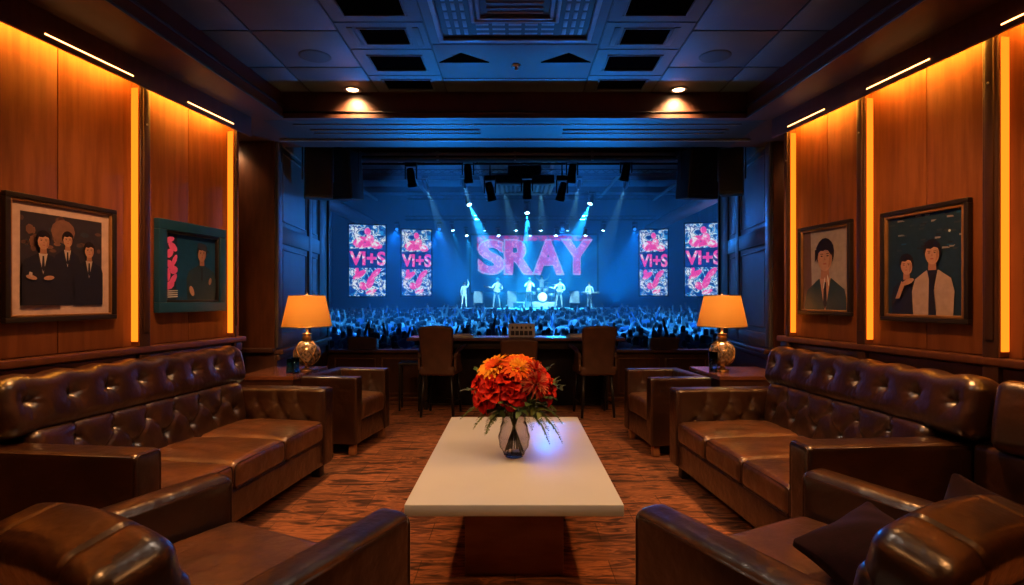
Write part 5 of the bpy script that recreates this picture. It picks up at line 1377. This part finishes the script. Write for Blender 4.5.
truss(26.0, 7.2, -9, 9, 'lighting truss half way to the stage')
truss(36.3, 7.9, -7, 9, 'highest lighting truss, above the back of the stage')
truss(35.6, 6.45, -7, 9, 'lighting truss right above the stage')
def moving_head(x, y, z, pitch, lab, s=1.0, lens=None, aim=None, energy=0, angle=18, colr=CY, group='dark moving head lights on the near truss'):
    root = empty('moving_head_light', (x, y, z), 0, lab, 'stage light', group)
    root.scale = (s, s, s)
    q = MB(); q.rbox((0, 0, -0.05), (0.22, 0.18, 0.09), 0.015, k=1); q.tube([(0, 0, 0), (0, 0, 0.10)], 0.015, 6); q.build('clamp_base', 'black_metal', root)
    for sx in (-1, 1):
        q = MB(); q.rbox((sx * 0.105, 0, -0.20), (0.022, 0.08, 0.26), 0.008, k=1); q.build('yoke_arm', 'black_metal', root)
    if aim is not None: dr_ = (Vector(aim) - Vector((x, y, z - 0.24 * s))).normalized()
    else: dr_ = Vector((math.sin(R(pitch)) * 0.6, 0.25, -1)).normalized()
    M = Matrix.Translation((0, 0, -0.27)) @ dr_.to_track_quat('-Z', 'Y').to_matrix().to_4x4()
    q = MB(); q.lathe([(0, 0.16), (0.06, 0.15), (0.075, 0.06), (0.078, -0.12), (0.088, -0.15), (0.088, -0.20), (0.07, -0.205)], 16, M=M); hd = q.build('head', 'black', root)
    q = MB(); q.lathe([(0, -0.198), (0.072, -0.198)], 16, M=M); q.build('lens', lens or 'black_metal', hd)
    if energy:
        p = Vector((x, y, z)) + s * (M @ Vector((0, 0, -0.24)))
        light('SPOT', 'beam', p, energy, colr, aim=p + dr_, angle=angle, blend=0.35, radius=0.04)
    return root
NH = [(411, 182, 10), (468, 178, 5), (490, 196, 22), (527, 194, 0), (562, 196, -22), (572, 178, -8), (626, 176, -14)]
lbls = ['first from the left', 'second from the left', 'third from the left, hung lower', 'in the middle under the square cassette', 'third from the right, hung lower', 'second from the right', 'first from the right']
for (pxx, pyy, pit), lb in zip(NH, lbls):
    yy = 10.1; x = (pxx - 515) / F * yy; z = H + (299 - pyy) / F * yy + 0.36
    hd = moving_head(x, yy, z, pit, 'dark moving head light on the near truss, ' + lb, s=0.95)
    if z < 3.74:
        q = MB(); q.tube([(0, 0, 0.05), (0, 0, (3.86 - z) / 0.95)], 0.012, 6); q.build('drop_pipe', 'black_metal', hd)
# bright beams
for (pxx, pyy, ax, lb) in ((467, 203, 0.1, 'left'), (527, 211, 0.95, 'middle'), (592, 202, 1.9, 'right')):
    yy = 36.4; x = (pxx - 515) / F * yy; z = H + (299 - pyy) / F * yy
    moving_head(x, yy, z + 0.75, 0, 'bright moving head light throwing a blue beam at the stage, %s of three' % lb, s=2.0, lens='lens_cyan', aim=(ax, 33.4, 0.9), energy=130000, angle=22, group='bright beam lights above the band')
for i, pxx in enumerate((452, 466, 484, 498, 516, 530, 541, 556, 568, 586, 604)):
    yy = 35.6; x = (pxx - 515) / F * yy; z = 6.35 - (0.35 if i % 2 else 0)
    moving_head(x, yy, z, 0, 'small stage light on the truss above the band', s=1.3, lens='lens_cyan' if i % 3 != 2 else 'lens_blue', aim=(x * 0.75 + 0.3, 33.6 if i % 2 else 35.0, 0.9), energy=9000 if i % 2 else 5000, angle=26, group='small stage lights over the band')
for i, (x, ax, az) in enumerate(((-2.4, -1.15, 1.8), (-0.6, 0.85, 1.8), (1.2, 1.75, 2.2), (3.0, 2.75, 1.8), (-4.2, -3.2, 1.8), (5.2, 4.7, 1.8))):  # follow spots added to brighten the performers and the deck
    moving_head(x, 26.15, 7.15, 0, 'added follow spot on the middle truss aimed at the stage, %s from the left' % ('second', 'third', 'fourth', 'fifth', 'first', 'sixth')[i], s=1.3, lens='lens_cyan', aim=(ax, 35.2, az), energy=16000, angle=12, colr=(0.25, 0.75, 1.0), group='added follow spots on the middle truss')
for i, x in enumerate((-4.2, -1.2, 1.4, 4.0, 6.6)):  # floor lights added to give the rear wall its blue glow
    root = empty('added_floor_wash', (x, 37.3, ZSG), 0, 'low added floor light behind the band washing the rear wall blue, %s from left' % ('first', 'second', 'third', 'fourth', 'fifth')[i], 'stage light', 'added floor lights at the rear of the stage')
    q = MB(); q.rbox((0, 0, 0.06), (0.5, 0.25, 0.12), 0.02, k=1); q.build('body', 'black_metal', root)
    light('SPOT', 'wash', (x, 37.1, ZSG + 0.25), 3800, (0.0, 0.27, 1.0), aim=(x * 1.15, 39.5, 4.5), angle=110, blend=1.0, radius=0.15)
# square cassette hung in front of the arena
cs_ = empty('ceiling_cassette', (0.25, 15.3, 4.42), 0, 'square grey grille cassette hanging above the middle of the opening', 'air cassette')
q = MB(); q.rbox((0, 0, 0.10), (1.56, 1.56, 0.22), 0.03, k=2); q.build('housing', 'black_metal', cs_)
q = MB()
for hw in (0.74, 0.60):
    for (cx, cy, a_, b_) in ((0, -hw, 2 * hw + .07, .07), (0, hw, 2 * hw + .07, .07), (-hw, 0, .07, 2 * hw), (hw, 0, .07, 2 * hw)): q.box((cx, cy, -0.02), (a_, b_, 0.03))
q.build('frame', 'grey_metal', cs_)
for k in range(9):
    q = MB(); q.box((-0.48 + k * 0.12, 0, -0.016), (0.05, 1.1 if k not in (3, 4, 5) else 0.5, 0.02)); q.build('slat', 'paper', cs_)
q = MB(); q.rbox((0, 0.0, 0.42), (0.9, 0.8, 0.40), 0.05, k=2); q.rbox((0, 0, 0.72), (0.5, 0.5, 0.25), 0.03, k=1); q.tube([(0, 0, 0.8), (0, 0, ZA - 4.42)], 0.09, 10); q.build('hanger', 'black', cs_)
# far wash lights: back light over the crowd from the stage edge and an added top wash
emit('lens_deep', (0.02, 0.25, 1.0), 1.5)
def wash(x, y, z, aim, e, ang, lab, colr=BL, s=1.4, grp='wash lights'):
    return moving_head(x, y, z, 0, lab, s=s, lens='lens_deep', aim=aim, energy=e, angle=ang, colr=colr, group=grp)
for i, x in enumerate((-7.5, -4.8, 3.0, 7.6)):
    wash(x, 35.6, 6.3, (x * 0.7, 21, -1.0), 11000 if i != 2 else 5000, 27 if i != 2 else 44, 'back light above the stage throwing blue over the crowd, %s' % ('leftmost', 'left of the band', 'right of the singer', 'rightmost')[i], colr=(0.004, 0.19, 0.9))
truss(16.0, 7.3, -9, 9, 'added lighting truss above the middle of the crowd')  # added above the view to carry the crowd washes
for i, x in enumerate((-6.5, -2.2, 2.2, 6.5)):  # unseen washes added to brighten the crowd from above
    wash(x, 16.15, 7.25, (x * 1.1, 20.5, -1), 4000, 96, 'added wash light straight above the crowd, %s' % ('leftmost', 'left of centre', 'right of centre', 'rightmost')[i], colr=(0.02, 0.27, 1.0), grp='added wash lights above the crowd')
# uplights added out of view behind the ledge to turn ceiling and portals blue
for i, (x, ax) in enumerate(((-1.25, -0.4), (1.30, 0.5), (-0.7, None), (0.75, None))):
    root = empty('added_uplight', (x, 8.35, 0), 0, 'hidden added blue uplight standing on the terrace floor beyond the ledge, ' + ('behind the left counter chair', 'behind the right counter chair', 'turned to the left side wall', 'turned to the right side wall')[i], 'stage light', 'added blue uplights on the terrace')
    q = MB(); q.rbox((0, 0, 0.03), (0.26, 0.22, 0.06), 0.015, k=1); q.build('base', 'black_metal', root)
    for sx in (-1, 1):
        q = MB(); q.rbox((sx * 0.12, 0, 0.17), (0.02, 0.07, 0.26), 0.006, k=1); q.build('yoke_arm', 'black_metal', root)
    if ax is None: root.rotation_euler = (0, 0, R(45 if x < 0 else -45))
    M = Matrix.Translation((0, 0, 0.26)) @ Matrix.Rotation(R(62), 4, 'X')
    q = MB(); q.lathe([(0, -0.10), (0.08, -0.09), (0.095, 0.02), (0.10, 0.10), (0.085, 0.105)], 18, M=M); hd = q.build('head', 'black', root)
    q = MB(); q.lathe([(0.085, 0.098), (0, 0.098)], 18, M=M); q.build('lens', 'lens_blue', hd)
    if ax is None:
        light('SPOT', 'uplight', (x + math.copysign(0.12, x), 8.22, 0.42), 420 if x < 0 else 150, (0.006, 0.26, 0.9), aim=(math.copysign(2.5, x), 6.5, 1.9), angle=75, blend=0.9, radius=0.08)
        continue
    light('SPOT', 'uplight', (x, 8.20, 0.42), 1550, (0.006, 0.24, 0.9), aim=(ax * 0.6, 3.3, 3.25), angle=52, blend=1.0, radius=0.10)

# haze filling the arena
m, nt, out = _new('haze')
vsn = N(nt, 'ShaderNodeVolumeScatter'); vsn.inputs['Color'].default_value = (0.55, 0.80, 1, 1); vsn.inputs['Density'].default_value = 0.011; vsn.inputs['Anisotropy'].default_value = 0.25
nt.links.new(vsn.outputs[0], out.inputs['Volume'])
q = MB(); q.box((0, 25.4, 3.7), (2 * XA - 0.1, 30.8, 10.4)); hz = q.build('haze', 'haze'); tag(hz, 'thin blue stage haze filling the arena', 'haze', kind='stuff')

# world: closed building, only a trace of ambient light
w = bpy.data.worlds.new('World'); SC.world = w; w.use_nodes = True
w.node_tree.nodes['Background'].inputs[0].default_value = (0.01, 0.012, 0.02, 1); w.node_tree.nodes['Background'].inputs[1].default_value = 0.2

# camera
cd = bpy.data.cameras.new('Camera'); cam = bpy.data.objects.new('Camera', cd); COL.objects.link(cam)
cam.location = (0, 0, H); cam.rotation_euler = (R(90), 0, 0)
cd.sensor_width = 36; cd.lens = 36 * F / 1024; cd.shift_x = -3 / 1024; cd.shift_y = 6.5 / 1024; cd.clip_start = 0.05; cd.clip_end = 200
SC.camera = cam
SC.view_settings.view_transform = 'Standard'; SC.view_settings.look = 'None'; SC.view_settings.gamma = 1; SC.view_settings.use_curve_mapping = False; SC.view_settings.exposure = 0.0
SC.cycles.use_denoising = True; SC.cycles.max_bounces = 6; SC.cycles.diffuse_bounces = 3; SC.cycles.glossy_bounces = 3; SC.cycles.transmission_bounces = 6; SC.cycles.volume_bounces = 0
SC.cycles.sample_clamp_indirect = 4.0; SC.cycles.use_light_tree = True
